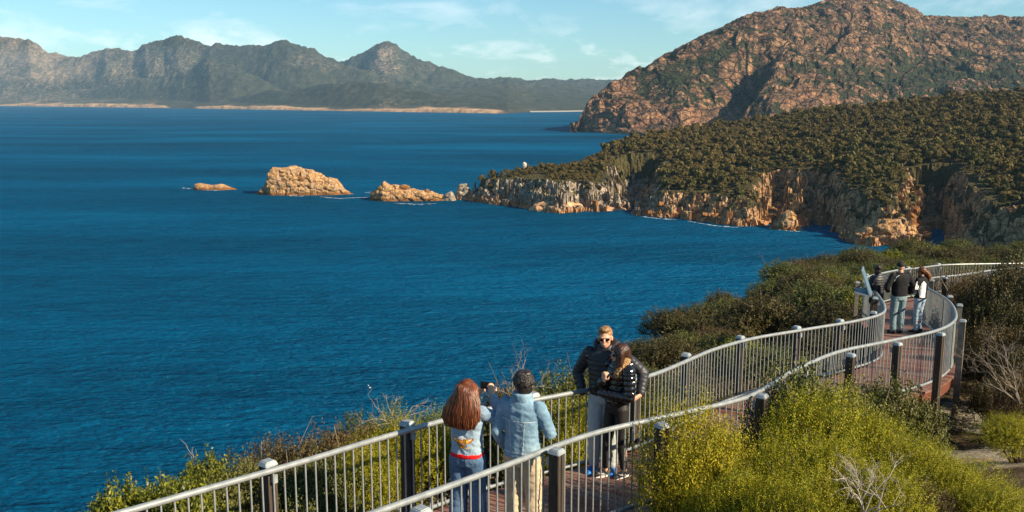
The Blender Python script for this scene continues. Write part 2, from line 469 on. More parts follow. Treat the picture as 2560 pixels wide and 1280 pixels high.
lee = np.array([(700, 420), (1100, 500), (1500, 900), (1500, 2300), (300, 2300), (190, 1500), (120, 1230), (70, 1090), (10, 985), (-40, 930), (-64, 918)], float)
poly = np.concatenate([np.stack([cx_, cy_], 1), lee])
hcl = np.concatenate([cpx[:, 2], [30, 30, 30, 20, 20, 25, 25, 25, 20, 14, 9]])
def coast_dist(x, y):
    """signed distance to the shoreline (inside positive) and the cliff height of the nearest stretch"""
    p = np.stack([x, y], 1); best = np.full(len(p), 1e9); hb = np.zeros(len(p)); ins = np.zeros(len(p), bool)
    n = len(poly)
    for i in range(n):
        a, b = poly[i], poly[(i + 1) % n]
        ab = b - a; t = np.clip(((p - a) @ ab) / (ab @ ab), 0, 1)
        d = np.hypot(*(p - a - t[:, None] * ab).T)
        m_ = d < best
        best = np.where(m_, d, best); hb = np.where(m_, hcl[i] + t * (hcl[(i + 1) % n] - hcl[i]), hb)
        cond = (a[1] > p[:, 1]) != (b[1] > p[:, 1])
        ins ^= cond & (p[:, 0] < (b[0] - a[0]) * (p[:, 1] - a[1]) / (b[1] - a[1] + 1e-12) + a[0])
    return np.where(ins, best, -best), hb
hc = [(1100, 492, 905), (1150, 474, 915), (1190, 447, 925), (1230, 440, 930), (1310, 428, 940), (1360, 421, 950), (1440, 412, 985), (1480, 392, 1020), (1560, 364, 1100), (1640, 342, 1180), (1700, 332, 1230), (1850, 314, 1320), (2000, 288, 1330), (2150, 270, 1330), (2300, 258, 1330), (2450, 240, 1330), (2560, 228, 1330), (2900, 195, 1330)]
hca = np.array(hc, float)
hct, hcs = silh(hca[:, :2]); hcY = hca[:, 2]; hcZ = CZ + hcs * hcY
ncu = np.array([(1100, 495, 4), (1150, 500, 13), (1230, 512, 23), (1400, 530, 25), (1500, 527, 22), (1600, 540, 20), (1700, 548, 18), (1900, 562, 20), (2000, 570, 24), (2150, 590, 26), (2300, 612, 24), (2450, 640, 24), (2900, 750, 26)], float)
nct, ncs = silh(ncu[:, :2]); ncY = -CZ / ncs; ncH = ncu[:, 2]
def headland_z(x, y, detail=True):
    x = np.asarray(x, float); y = np.asarray(y, float)
    p2 = P3(x, y)
    wob = fbm(p2 / 16, 3, 51) * 4.0
    f1, f2, cid = voro(p2 / np.array([7.5, 10, 1]), 23)
    k1, k2, kid = voro(p2 / np.array([19, 24, 1]), 29)
    d0, hcl_ = coast_dist(x, y)
    d = d0 + wob + (cid - .5) * 5.0 + (kid - .5) * 11.0
    t = x / y
    ya = np.interp(t, nct, ncY); ha = np.interp(t, nct, ncH)
    yb = np.interp(t, hct, hcY); zb = np.interp(t, hct, hcZ)
    q = (y - ya) / np.maximum(yb - ya, 20)
    qq = np.clip(q, 0, 1)
    inland = ha + (zb - ha) * np.where(qq < 1, qq ** 0.92, 1) - np.maximum(0, q - 1) * 40
    inland = inland + fbm(p2 / 90, 3, 61) * 7 * sst(0, 60, d)
    near = np.minimum(inland, np.minimum(.86 * hcl_ * (1 + .25 * (kid - .5)), 60) + np.maximum(0, d - 9) * 0.9)
    low_ = 2.2 + 3.2 * kid + 1.5 * cid                       # wave-cut ledge
    ledge_w = 3 + 7 * sst(.45, .8, kid)
    st_ = sst(ledge_w, ledge_w + 3.5, d) * (.30 + .35 * cid) + sst(ledge_w + 4.5 + 3 * kid, ledge_w + 13 + 4 * kid, d) * (.70 - .35 * cid)
    z = low_ * sst(-1.5, 1.2, d) + np.maximum(near - low_, 0) * st_
    z = z + (cid - .5) * 2.0 * sst(0, 3, d) * (1 - sst(25, 60, d))
    return np.where(d < -1.5, -4.0, z), d, t
nu = 600
tt = np.linspace(tan_az(1105, 490), tan_az(2680, 480), nu)
yn = np.interp(tt, nct, ncY)
off = np.concatenate([np.arange(-110, 150, 1.5), np.arange(150, 420, 6), np.arange(420, 1000, 25)])
YY = yn[:, None] + off[None, :]; XX = tt[:, None] * YY
nv = len(off); xf, yf = XX.ravel(), YY.ravel()
zz, dd, tf = headland_z(xf, yf)
# broken rock: shove the steep vertices about so the faces read as jointed blocks
Z = zz.reshape(nu, nv)
gx = np.gradient(Z, axis=1) / 1.5
steep = np.clip(np.abs(gx).ravel(), 0, 3) / 3
steep[np.repeat(off[None, :], nu, 0).ravel() > 150] = 0
p = P3(xf, yf, zz)
b1, b2, bid = voro(p / np.array([5.5, 5.5, 9.0]), 37)
c1, c2, cid3 = voro(p / np.array([2.6, 2.6, 4.5]), 39)
rocky = sst(.1, .45, steep) + (1 - sst(6, 14, dd)) * sst(-1, 1, dd)
rocky = np.clip(rocky, 0, 1)
sh = ((bid - .5) * 6.0 + (.5 - b1) * 1.6 + (cid3 - .5) * 2.4) * rocky
V = np.stack([xf + sh * .25, yf - sh, zz + (cid3 - .5) * 1.5 * rocky], 1)
V[:, 2] = np.where(dd < -1.5, -4, V[:, 2])
me = mesh_np('headland', V, grid_faces(nu, nv), False)
attr(me, 'rock', np.clip(sst(.16, .5, steep) + (1 - sst(5, 11, dd + 3 * fbm(p / 12, 2, 3))), 0, 1))
attr(me, 'wet', (1 - sst(2.0, 5.5, zz + 1.5 * fbm(p / 9, 3, 5))))
uu = 1280 + tf * 2305
attr(me, 'warm', np.clip(sst(1560, 1720, uu + 120 * fbm(p / 40, 3, 8)) * .9 + .12, 0, 1))
m = M('coast_rock', 0.9, 0.15)
nn = m.noise(0.22, 7, 0.68)
grey = m.ramp(nn, [(0.25, (0.14, 0.12, 0.10)), (0.5, (0.38, 0.325, 0.25)), (0.75, (0.56, 0.48, 0.37))])
warm = m.ramp(nn, [(0.25, (0.15, 0.075, 0.036)), (0.48, (0.50, 0.29, 0.14)), (0.75, (0.70, 0.49, 0.28))])
rock = m.mix(m.at('warm'), grey, warm)
wv = m.mix(0.12, m.obj(), m.n('ShaderNodeTexNoise', {'Vector': m.obj(), 'Scale': .25, 'Detail': 3}).outputs['Color'], 'LINEAR_LIGHT')
crack = m.voro(0.17, 'DISTANCE_TO_EDGE', m.mapped((1, 1, .45), co=wv))
joint = m.ramp(crack, [(0.0, 0.85), (0.04, 0.2), (0.10, 0.0)])
bed = m.voro(0.20, 'DISTANCE_TO_EDGE', m.mapped((.45, .45, 1.5), (R_(9), R_(-7), 0), co=wv))
rock = m.mix(m.ramp(bed, [(0.0, .8), (0.05, .2), (.1, 0.0)]), rock, (0.07, 0.05, 0.035))
rock = m.mix(joint, rock, (0.075, 0.055, 0.04))
orange = m.ramp(m.noise(0.3, 5, 0.65), [(0.35, (0.30, 0.11, 0.035)), (0.65, (0.58, 0.30, 0.12))])
rock = m.mix(m.math('MULTIPLY', m.at('wet'), 0.9), rock, orange)
soil = m.ramp(m.noise(0.4, 6, 0.7), [(0.3, (0.042, 0.037, 0.013)), (0.6, (0.090, 0.075, 0.028)), (0.75, (0.15, 0.12, 0.055))])
rm = m.ramp(m.math('ADD', m.at('rock'), m.math('MULTIPLY', m.math('SUBTRACT', m.noise(0.35, 5, 0.7), 0.5), 0.9)), [(0.42, 0.0), (0.52, 1.0)])
m.base(m.mix(rm, soil, rock))
m.bump(m.math('ADD', m.math('MULTIPLY', m.noise(0.5, 7, 0.72), 1.6), m.ramp(crack, [(0.0, 0.0), (0.12, 1.0)])), 1.0, 1.3)
coast_mat = m.m
headland = tag(link('headland', me, coast_mat), kind='structure')

# ---- rock islets off the point
m = M('islet_rock', 0.9, 0.15)
nn = m.noise(0.25, 7, 0.7)
rock = m.ramp(nn, [(0.25, (0.16, 0.08, 0.032)), (0.45, (0.42, 0.235, 0.10)), (0.62, (0.54, 0.335, 0.16)), (0.8, (0.60, 0.42, 0.24))])
rock = m.mix(m.ramp(m.noise(0.13, 5, 0.7), [(0.5, 0.0), (0.66, 0.6)]), rock, (0.30, 0.25, 0.22))
crack = m.voro(0.22, 'DISTANCE_TO_EDGE', m.mapped((1, 1, .7)))
rock = m.mix(m.ramp(crack, [(0.0, 0.8), (0.08, 0.0)]), rock, (0.10, 0.05, 0.025))
zsep = m.n('ShaderNodeSeparateXYZ', {0: m.obj()}).outputs[2]
tide = m.ramp(m.math('ADD', zsep, m.math('MULTIPLY', m.noise(0.3, 4, .6), 4.0)), [(0.0, 0.0), (1.0, 1.0)])
tide = m.math('MULTIPLY_ADD', m.math('ADD', zsep, m.math('MULTIPLY', m.noise(0.3, 4, .6), -5.0)), 0.5, 0.3)
tide = m.n('ShaderNodeClamp', {0: tide}).outputs[0]
m.base(m.mix(tide, (0.22, 0.10, 0.035), rock))
m.bump(m.noise(0.5, 7, 0.72), 1.0, 1.4)
islet_mat = m.m
def islet(name, top, water_v, depth, label, seed, mat=None, cat='rock islet', group=None):
    """a rock whose height along its length and whose width are given in metres"""
    top = np.array(top, float)
    u_a, u_b = top[0, 0], top[-1, 0]
    Yw = -CZ / slope(water_v)
    x = (top[:, 0] - 1280) / v_dy(water_v) * Yw
    hz = np.maximum(0, CZ + slope(top[:, 1]) * (Yw + depth * .4))
    na, nb = max(40, int((u_b - u_a) * 0.8)), 70
    xs_ = np.linspace(x[0], x[-1], na); hs = np.interp(xs_, x, hz); hs[0] = hs[-1] = 0.2
    wd = depth * np.sqrt(np.clip(1 - (np.linspace(-1, 1, na)) ** 4, 0.002, 1)) * (0.55 + 0.45 * hs / hs.max())
    th = np.linspace(0, math.pi, nb)
    A = np.cos(th); B = np.sin(th)
    ex = 0.62
    pa = np.sign(A) * np.abs(A) ** ex; pb = np.abs(B) ** ex
    X = np.repeat(xs_[:, None], nb, 1); Yy = Yw + depth * .8 - pa[None, :] * wd[:, None]; Zz = pb[None, :] * (hs[:, None] + 2.5) - 2.5
    pts = np.stack([X.ravel(), Yy.ravel(), Zz.ravel()], 1)
    f1, f2, cid = voro(pts / np.array([7, 7, 4.5]), seed); g1, g2, gid = voro(pts / np.array([3, 3, 2.2]), seed + 4)
    dz = fbm(pts / 9, 4, seed + 9)
    s_ = (cid - .5) * 2.6 + (.5 - f1) * 2.2 + (gid - .5) * .7 + dz * 1.6
    s_ *= np.clip((Zz.ravel() + 2) / 4, 0, 1) * min(1, hs.max() / 14)
    cth = np.repeat(pa[None, :], na, 0).ravel(); sth = np.repeat(pb[None, :], na, 0).ravel()
    pts[:, 1] -= s_ * cth; pts[:, 2] += s_ * sth * .8
    o = link(name, mesh_np(name, pts, grid_faces(na, nb), False), mat or islet_mat)
    return tag(o, label, cat, group)
G = 'rock islets strung off the headland'
islet('rock_islet', [(630, 484), (645, 474), (655, 468), (664, 448), (668, 430), (674, 423), (700, 420), (722, 417), (738, 420), (762, 424), (780, 428), (800, 441), (820, 446), (838, 450), (846, 463), (856, 474), (872, 487), (880, 494)], 488, 16, 'largest orange rock islet with a flat top and steep left side', 101, group=G)
islet('rock_islet', [(478, 472), (484, 461), (496, 459), (510, 461), (522, 464), (545, 461), (560, 465), (578, 471), (588, 475)], 475, 9, 'smallest low orange rock islet, farthest from the headland', 111, group=G)
islet('rock_islet', [(920, 488), (935, 473), (950, 464), (958, 456), (968, 461), (985, 464), (1010, 471), (1030, 474), (1060, 478), (1085, 484), (1105, 492), (1124, 503)], 503, 13, 'long sloping rock islet beside the tip of the headland', 121, group=G)
PINK = 'flat rock slabs along the waterline'
slab_mat = plain('pink_slab_rock', (0.50, 0.29, 0.16), .9, .1, 0, .45, .22)
islet('rock_slab', [(1322, 522), (1345, 510), (1380, 503), (1420, 502), (1448, 506), (1458, 514), (1462, 526)], 529, 13, 'broad flat pink rock slab at the foot of the grey cliffs', 131, slab_mat, 'rock slab', PINK)
islet('rock_slab', [(1458, 527), (1475, 518), (1510, 515), (1545, 517), (1568, 523)], 527, 9, 'smaller low orange rock slab beside the broad pink one', 133, slab_mat, 'rock slab', PINK)
islet('rock_slab', [(2130, 606), (2150, 590), (2180, 570), (2215, 548), (2260, 545), (2290, 552), (2304, 580), (2308, 610)], 611, 17, 'pale sloping slab of rock below the shaded recess', 135, None, 'rock slab', PINK)
grey_rock = plain('grey_stack_rock', (0.27, 0.225, 0.17), .9, .1, 0, .5, .3)
islet('rock_stack', [(1135, 496), (1141, 470), (1150, 463), (1163, 461), (1172, 468), (1178, 485), (1184, 499)], 499, 7, 'upright grey rock stack at the tip of the headland', 137, grey_rock, 'rock stack')
islet('rock_stack', [(1100, 503), (1108, 492), (1118, 484), (1127, 478), (1134, 486), (1140, 502)], 502, 6, 'low dark rock stack between the sloping islet and the headland', 141, grey_rock, 'rock stack')
islet('rock_stack', [(1934, 570), (1950, 558), (1966, 532), (1980, 527), (1992, 536), (1996, 556), (2010, 574)], 575, 9, 'tan rock stack standing at the mouth of the dark recess', 139, None, 'rock stack')
def boulder(u, v_w, v_t, wpx, v_sea, label, seed, Yoff=4, mat=None):
    Y = (-CZ / slope(v_sea)) + Yoff; z0 = CZ + slope(v_w) * Y - .6
    sc_ = Y / 2310
    bm = bmesh.new(); bmesh.ops.create_icosphere(bm, subdivisions=4, radius=1)
    me = bpy.data.meshes.new('boulder'); bm.to_mesh(me); bm.free()
    n_ = len(me.vertices); c = np.zeros(n_ * 3); me.vertices.foreach_get('co', c); c = c.reshape(-1, 3)
    f1, f2, cid = voro(c * 1.6 + seed, seed); c *= (1 + .25 * fbm(c * 1.5 + seed, 3, seed) + .22 * (cid - .5))[:, None]
    h_ = (v_w - v_t) * sc_
    c *= np.array([wpx * sc_ / 2, wpx * sc_ / 2.4, h_ / 2 * 1.15])
    me.vertices.foreach_set('co', c.ravel()); me.update()
    for q_ in me.polygons: q_.use_smooth = True
    o = link('boulder', me, mat or islet_mat, loc=(tan_az(u, v_w) * Y, Y, z0 + h_ * .42))
    return tag(o, label, 'boulder', 'loose boulders on the rocks')
boulder(1011, 475, 459, 26, 503, 'round boulder balanced on the sloping rock islet', 5, 7)
boulder(1068, 484, 471, 15, 503, 'small upright boulder on the low right end of the sloping islet', 8, 7)
boulder(754, 452, 438, 20, 488, 'pale smooth boulder high on the face of the largest islet', 12, 1)
boulder(1311, 417, 403, 11, 522, 'pale boulder standing alone on top of the headland', 14, 60, plain('pale_rock', (0.50, 0.44, 0.36), .9, .1, 0, .35, .9))

# fallen blocks along the foot of the cliffs
r = np.random.default_rng(63); n_b = 0; bl_mats = [coast_mat, islet_mat]
blocks = []
for k in range(5):
    bm = bmesh.new(); bmesh.ops.create_cube(bm, size=2.0); bmesh.ops.subdivide_edges(bm, edges=bm.edges[:], cuts=3, use_grid_fill=True)
    me = bpy.data.meshes.new('boulder'); bm.to_mesh(me); bm.free(); n_ = len(me.vertices); c = np.zeros(n_ * 3); me.vertices.foreach_get('co', c); c = c.reshape(-1, 3)
    c *= (1 + .22 * fbm(c * .9 + k * 7, 3, 400 + k) - .10 * np.linalg.norm(c, axis=1))[:, None]; me.vertices.foreach_set('co', (c * np.array([1.2, 1.0, .8])).ravel()); me.update()
    me.materials.append(islet_mat if k % 2 else grey_rock); blocks.append(me)
for t_ in range(900):
    if n_b >= 110: break
    tq_ = r.uniform(tan_az(1180, 500), tan_az(2330, 600)); yq_ = np.interp(tq_, nct, ncY) + r.uniform(-25, 70); xq_ = tq_ * yq_
    z_, d_, _ = headland_z([xq_], [yq_])
    if not (-.5 < d_[0] < 12): continue
    s_ = r.uniform(.9, 2.6); o = bpy.data.objects.new('boulder', blocks[(0 if xq_ < 110 and r.uniform() < .7 else 1) + 2 * int(r.integers(2))]); COL.objects.link(o)
    o.location = (xq_, yq_ - 1, max(z_[0], 0) + .35 * s_); o.rotation_euler = tuple(r.uniform(0, 6.28, 3)); o.scale = (s_, s_, s_)
    tag(o, 'angular fallen boulder at the foot of the headland cliffs', 'boulder', 'fallen boulders below the headland cliffs'); n_b += 1

# white water round the rocks
fm = M('foam_white', 0.6, 0.2); fm.base((0.85, 0.88, 0.88))
al = fm.ramp(fm.noise(0.5, 5, 0.7, fm.mapped((.5, 1, 1))), [(0.50, 0.0), (0.58, 0.9)])
fm.put(fm.b.inputs['Alpha'], al)
def foam(path, w):
    P_ = np.array([on_sea(*q_) for q_ in path], float); n_ = 60
    s_ = np.linspace(0, len(P_) - 1, n_); x = np.interp(s_, range(len(P_)), P_[:, 0]); y = np.interp(s_, range(len(P_)), P_[:, 1])
    V = []
    for i in range(n_):
        ww = w * (0.35 + .65 * abs(math.sin(i * .61) * math.cos(i * .23 + 1))) * math.sin(math.pi * (i + .5) / n_) ** .4
        V += [[x[i], y[i] - ww, .06], [x[i], y[i] + 2.5, .06]]
    return np.array(V), grid_faces(n_, 2)
FV, FF, o_ = [], [], 0
for path, w in [([(455, 470), (480, 472), (500, 474)], 5), ([(515, 476), (548, 476), (562, 475)], 4), ([(636, 483), (660, 486), (700, 488)], 5), ([(720, 489), (745, 490), (760, 490)], 5), ([(800, 492), (850, 496), (885, 494), (930, 494)], 6), ([(912, 482), (930, 480)], 4), ([(985, 508), (1050, 511), (1090, 509)], 5),
                ([(1600, 541), (1650, 547), (1690, 549)], 4), ([(1720, 553), (1790, 565), (1850, 569)], 4), ([(1500, 528), (1570, 525)], 3), ([(1940, 574), (2000, 579)], 3)]:
    v_, f_ = foam(path, w); FV.append(v_); FF.append(f_ + o_); o_ += len(v_)
tag(link('sea_foam', mesh_np('sea_foam', np.concatenate(FV), np.concatenate(FF)), fm.m), kind='stuff')

# ---- forest on the headland
def lobed_tree(seed, rx=5.5, h=8.5, n_l=9, q_l=42, qs=0.85):
    """crown of leaf clumps spread over several lobes; the trunk is a mesh of its own"""
    r = np.random.default_rng(seed); V = []; F = []
    for k in range(n_l):
        a = r.uniform(0, 2 * math.pi); rad = rx * (.62 * math.sqrt(r.uniform(0, 1)))
        c = np.array([rad * math.cos(a), rad * math.sin(a), h * (.60 + .22 * r.uniform(-1, 1)) - rad * .22])
        R = rx * r.uniform(.30, .48)
        for j in range(q_l):
            d = r.normal(size=3); d[2] = abs(d[2]) * 1.0 - .25; d /= np.linalg.norm(d)
            pos = c + d * R * np.array([1, 1, .72]) * r.uniform(.8, 1.06)
            nrm = d + r.normal(size=3) * .45; nrm /= np.linalg.norm(nrm)
            t1 = np.cross(nrm, r.normal(size=3)); t1 /= np.linalg.norm(t1); t2 = np.cross(nrm, t1)
            s_ = qs * r.uniform(.6, 1.25)
            b_ = len(V)
            V += [pos - t1 * s_ - t2 * s_ * .6, pos + t1 * s_ * .8 - t2 * s_ * .7, pos + t1 * s_ + t2 * s_ * .6, pos - t1 * s_ * .7 + t2 * s_ * .8]
            F.append([b_, b_ + 1, b_ + 2, b_ + 3])
    return np.array(V), np.array(F)
def tube_np(pts, rad, ns=6):
    pts = np.array(pts, float); n_ = len(pts); V = []
    for i in range(n_):
        d = pts[min(i + 1, n_ - 1)] - pts[max(i - 1, 0)]; d /= np.linalg.norm(d) + 1e-9
        a = np.array([1., 0, 0]) if abs(d[0]) < .8 else np.array([0, 1., 0])
        x = np.cross(d, a); x /= np.linalg.norm(x); y = np.cross(d, x)
        for k in range(ns):
            th = 2 * math.pi * k / ns
            V.append(pts[i] + (x * math.cos(th) + y * math.sin(th)) * rad[i])
    F = [[i * ns + k, i * ns + (k + 1) % ns, (i + 1) * ns + (k + 1) % ns, (i + 1) * ns + k] for i in range(n_ - 1) for k in range(ns)]
    return np.array(V), np.array(F)
def join_np(parts):
    V, F, o_ = [], [], 0
    for v_, f_ in parts: V.append(v_); F.append(f_ + o_); o_ += len(v_)
    return np.concatenate(V), np.concatenate(F)
def trunk_np(seed, h=8.5):
    r = np.random.default_rng(seed); parts = [tube_np([[0, 0, -1.2], [.1, .1, h * .25], [.35 * r.uniform(-1, 1), .3, h * .55]], [.32, .26, .16])]
    for k in range(4):
        a = k * 1.6 + r.uniform(0, .8)
        parts.append(tube_np([[.1, .1, h * .28], [1.2 * math.cos(a), 1.2 * math.sin(a), h * .45], [2.8 * math.cos(a), 2.8 * math.sin(a), h * .62]], [.17, .12, .05]))
    return join_np(parts)
m = M('eucalypt_leaves', 0.75, 0.15)
isl = m.island(); big = m.noise(0.018, 3, .6, m.n('ShaderNodeNewGeometry').outputs['Position'])
lc = m.ramp(isl, [(0.0, (0.040, 0.036, 0.011)), (0.5, (0.10, 0.084, 0.023)), (1.0, (0.19, 0.148, 0.045))])
lc = m.mix(m.ramp(big, [(0.42, 0.0), (0.62, 0.6)]), lc, (0.050, 0.060, 0.016))
lc = m.mix(m.ramp(m.orand(), [(0.0, 0.5), (0.3, 0.0), (0.7, 0.0), (1.0, 0.6)]), lc, (0.13, 0.088, 0.030))
m.base(lc); m.leafy(0.22)
euc_mat = m.m
bark_mat = plain('grey_bark', (0.30, 0.26, 0.21), .9, .1, 0, .3, 3)
crowns, trunks = [], []
for k in range(6):
    v_, f_ = lobed_tree(200 + k, 5.4, 8.5); crowns.append((v_, f_))
    trunks.append(trunk_np(300 + k))
cme = [mesh_np('tree_crown', v_, f_, False) for v_, f_ in crowns]
tme = [mesh_np('tree_trunk', v_, f_, True) for v_, f_ in trunks]
for me in cme: me.materials.append(euc_mat)
for me in tme: me.materials.append(bark_mat)
# where trees can stand
cand = []
r = np.random.default_rng(55)
N = 16000
tq = r.uniform(tan_az(1150, 450), tan_az(2660, 450), N)
yq = np.interp(tq, nct, ncY) + r.uniform(-60, 1, N) ** 1 * 0 + 780 * r.uniform(0, 1, N) ** 1.25 - 40
xq = tq * yq
zq, dq, _ = headland_z(xq, yq)
zl = [headland_z(xq + a, yq + b)[0] for a, b in ((4, 0), (-4, 0), (0, 4), (0, -4))]
grad = np.hypot(zl[0] - zl[1], zl[2] - zl[3]) / 8
ybq = np.interp(tq, hct, hcY)
dens = fbm(P3(xq / 45, yq / 45), 3, 91)
ok = (dq > 8) & (grad < 1.15 + .6 * (dq > 16)) & (yq < ybq + 60) & (zq > 8) & ~((grad > .6) & (dens < -.15)) & ~((dq < 26) & (dens < .12)) & ~((dq < 60) & (dens < -.25))
idx = np.where(ok)[0]
kept = []
cell = {}
for i in idx:
    small = (tq[i] < tan_az(1500, 430)) or dq[i] < 24
    rad = (4.6 if small else 8.2) * r.choice([.55, .75, 1.0, 1.15], p=[.25, .3, .3, .15])
    key = (int(xq[i] // 8), int(yq[i] // 8)); bad = False
    for a in (-1, 0, 1):
        for b in (-1, 0, 1):
            for (X_, Y_, R2) in cell.get((key[0] + a, key[1] + b), ()):
                if (X_ - xq[i]) ** 2 + (Y_ - yq[i]) ** 2 < (.5 * (rad + R2)) ** 2: bad = True
    if bad: continue
    cell.setdefault(key, []).append((xq[i], yq[i], rad)); kept.append((xq[i], yq[i], zq[i], rad / 7.4))
kept.sort(key=lambda q_: q_[1] / (q_[3] + .3))
protos = []
for k in range(6):
    root = empty('eucalypt_tree'); link('crown', cme[k], None, root); link('trunk', tme[k], None, root)
    protos.append(root)
used = [False] * 6
NT_IND = 290
for i, (x, y, z, s_) in enumerate(kept[:NT_IND]):
    k = i % 6
    o = protos[k] if not used[k] else copy_tree(protos[k]); used[k] = True
    o.location = (x, y, z - .2); o.rotation_euler = (0, 0, r.uniform(0, 6.28)); q_ = s_ * r.uniform(.8, 1.25)
    o.scale = (q_, q_, q_ * r.uniform(.65, 1.25))
    tag(o, 'olive green rounded eucalypt among others on the headland slope', 'tree', 'eucalypts covering the wooded headland')
VV, FF, o_ = [], [], 0
for (x, y, z, s_) in kept[NT_IND:]:
    v_, f_ = crowns[int(r.integers(6))]
    a = r.uniform(0, 6.28); q_ = s_ * r.uniform(.8, 1.25)
    c_, n_ = math.cos(a) * q_, math.sin(a) * q_
    w = np.stack([v_[:, 0] * c_ - v_[:, 1] * n_ + x, v_[:, 0] * n_ + v_[:, 1] * c_ + y, v_[:, 2] * q_ * r.uniform(.65, 1.2) + z - .2], 1)
    VV.append(w); FF.append(f_ + o_); o_ += len(w)
print('trees', len(kept))
tag(link('forest', mesh_np('forest', np.concatenate(VV), np.concatenate(FF), False), euc_mat), kind='stuff')
# ================================================================== NEAR HILLSIDE
def deck_z(y): return CZ - 3.434 - 0.105 * np.asarray(y, float)
PAIRS = np.array([(-5.4, 3.3, -3.9, 3.1), (-3.8, 5.45, -2.3, 5.05), (-2.06, 7.63, -1.02, 6.54), (-1.2, 8.78, -.1, 7.68), (-.29, 9.86, .77, 8.78), (.76, 10.76, 1.75, 9.6), (1.55, 11.48, 2.55, 10.25),
                  (2.05, 12.1, 2.95, 10.7), (2.75, 13.25, 3.55, 11.67), (3.2, 13.95, 4.01, 12.37), (4.02, 14.95, 5.0, 13.65), (5.12, 15.9, 6.1, 14.61), (6.6, 17.15, 7.48, 15.81), (7.52, 18.23, 8.5, 17.2),
                  (8.09, 19.51, 9.4, 19.09), (8.6, 21.0, 10.05, 20.8), (9.01, 22.31, 10.45, 22.2), (9.36, 23.6, 10.75, 23.3), (9.72, 24.93, 11.2, 24.6), (10.4, 26.5, 11.77, 25.65), (11.21, 27.65, 12.37, 26.42),
                  (12.5, 29.2, 13.4, 27.2), (13.66, 30.15, 14.3, 28.0), (15.1, 31.4, 15.6, 29.2), (17.3, 31.9, 17.3, 30.2), (20, 32.3, 20, 30.8), (24, 32.6, 24, 31.1)], float)
def spline(P, n=12):
    P = np.array(P, float); Q = np.vstack([2 * P[0] - P[1], P, 2 * P[-1] - P[-2]]); out = []
    for i in range(1, len(Q) - 2):
        t = np.linspace(0, 1, n, endpoint=False)[:, None]
        a, b, c, d = Q[i - 1], Q[i], Q[i + 1], Q[i + 2]
        out.append(.5 * (2 * b + (c - a) * t + (2 * a - 5 * b + 4 * c - d) * t * t + (3 * b - a - 3 * c + d) * t ** 3))
    return np.vstack(out + [P[-1:]])
SP = spline(PAIRS, 16)
LEFT, RIGHT = SP[:, :2], SP[:, 2:]
MID = (LEFT + RIGHT) / 2
def lateral(x, y):
    """signed distance from the middle of the walk, positive on the seaward side"""
    p = np.stack([np.ravel(x), np.ravel(y)], 1).astype(float); best = np.full(len(p), 1e9); sg = np.zeros(len(p))
    A = MID[::6]
    for i in range(len(A) - 1):
        a, b = A[i], A[i + 1]; ab = b - a
        t = np.clip(((p - a) @ ab) / (ab @ ab), 0, 1); q = p - a - t[:, None] * ab
        d = np.hypot(q[:, 0], q[:, 1]); m_ = d < best
        best = np.where(m_, d, best); sg = np.where(m_, np.sign(ab[0] * q[:, 1] - ab[1] * q[:, 0]), sg)
    return best * sg
EDGE = np.array([(-60, -30), (-15, 1), (-8.5, 6.2), (-5.6, 8.7), (-4.0, 10.2), (-3.1, 11.6), (-2.2, 12.6), (-1.1, 13.6), (.4, 16.1), (2.5, 19.6), (3.2, 22.6), (4.6, 25), (8.3, 33.5), (11.5, 39), (19.6, 57), (30, 71), (42, 74), (60, 74), (120, 90)], float)
EPOLY = np.vstack([EDGE, [(120, -30)]])
def edge_dist(x, y):
    p = np.stack([np.ravel(x), np.ravel(y)], 1).astype(float); best = np.full(len(p), 1e9); ins = np.zeros(len(p), bool)
    n = len(EPOLY)
    for i in range(n):
        a, b = EPOLY[i], EPOLY[(i + 1) % n]; ab = b - a
        if i < len(EDGE) - 1:
            t = np.clip(((p - a) @ ab) / (ab @ ab), 0, 1); d = np.hypot(*(p - a - t[:, None] * ab).T); best = np.minimum(best, d)
        c_ = (a[1] > p[:, 1]) != (b[1] > p[:, 1])
        ins ^= c_ & (p[:, 0] < (b[0] - a[0]) * (p[:, 1] - a[1]) / (b[1] - a[1] + 1e-12) + a[0])
    return np.where(ins, -best, best)
def near_z(x, y):
    x = np.ravel(np.asarray(x, float)); y = np.ravel(np.asarray(y, float))
    w = lateral(x, y); e = edge_dist(x, y)
    p2 = P3(x, y)
    z = deck_z(np.minimum(y, 80)) - 0.95 - .10 * np.clip(w - .9, 0, 12) + .07 * np.clip(-w - 1.2, 0, 30)
    z = z + .75 * sst(1.2, 2.8, -w) * (1 - sst(10.5, 14, y))
    z = z + fbm(p2 / 5, 3, 201) * .32 + fbm(p2 / 1.1, 3, 205) * .08
    f1, f2, cid = voro(p2 / 2.3, 207)
    z = z + sst(.5, .9, cid) * (.45 - f1 * .5).clip(0) * .8 * (np.abs(w) > 1.6)
    ramp_ = np.maximum(0, e + 1.0)
    z = z - np.where(ramp_ < 8, ramp_ * ramp_ * .085, 5.44 + (ramp_ - 8) * 1.36)
    return np.maximum(z, -3)
g1 = np.concatenate([np.arange(-60, -14, 1.5), np.arange(-14, 16, .16), np.arange(16, 40, .5), np.arange(40, 121, 3)])
g2 = np.concatenate([np.arange(-20, 4, 1.0), np.arange(4, 24, .16), np.arange(24, 60, .6), np.arange(60, 160, 3)])
GX, GY = np.meshgrid(g1, g2, indexing='ij')
zz = near_z(GX, GY)
me = mesh_np('hillside', np.stack([GX.ravel(), GY.ravel(), zz], 1), grid_faces(len(g1), len(g2)))
wl = lateral(GX, GY)
slab = sst(.05, .35, fbm(P3(GX.ravel() / 3.2, GY.ravel() / 3.2), 3, 221)) * .8
slab = np.maximum(slab, np.exp(-(((GX - 8.0) / 2.6) ** 2 + ((GY - 13.2) / 1.9) ** 2)).ravel() * 1.3)
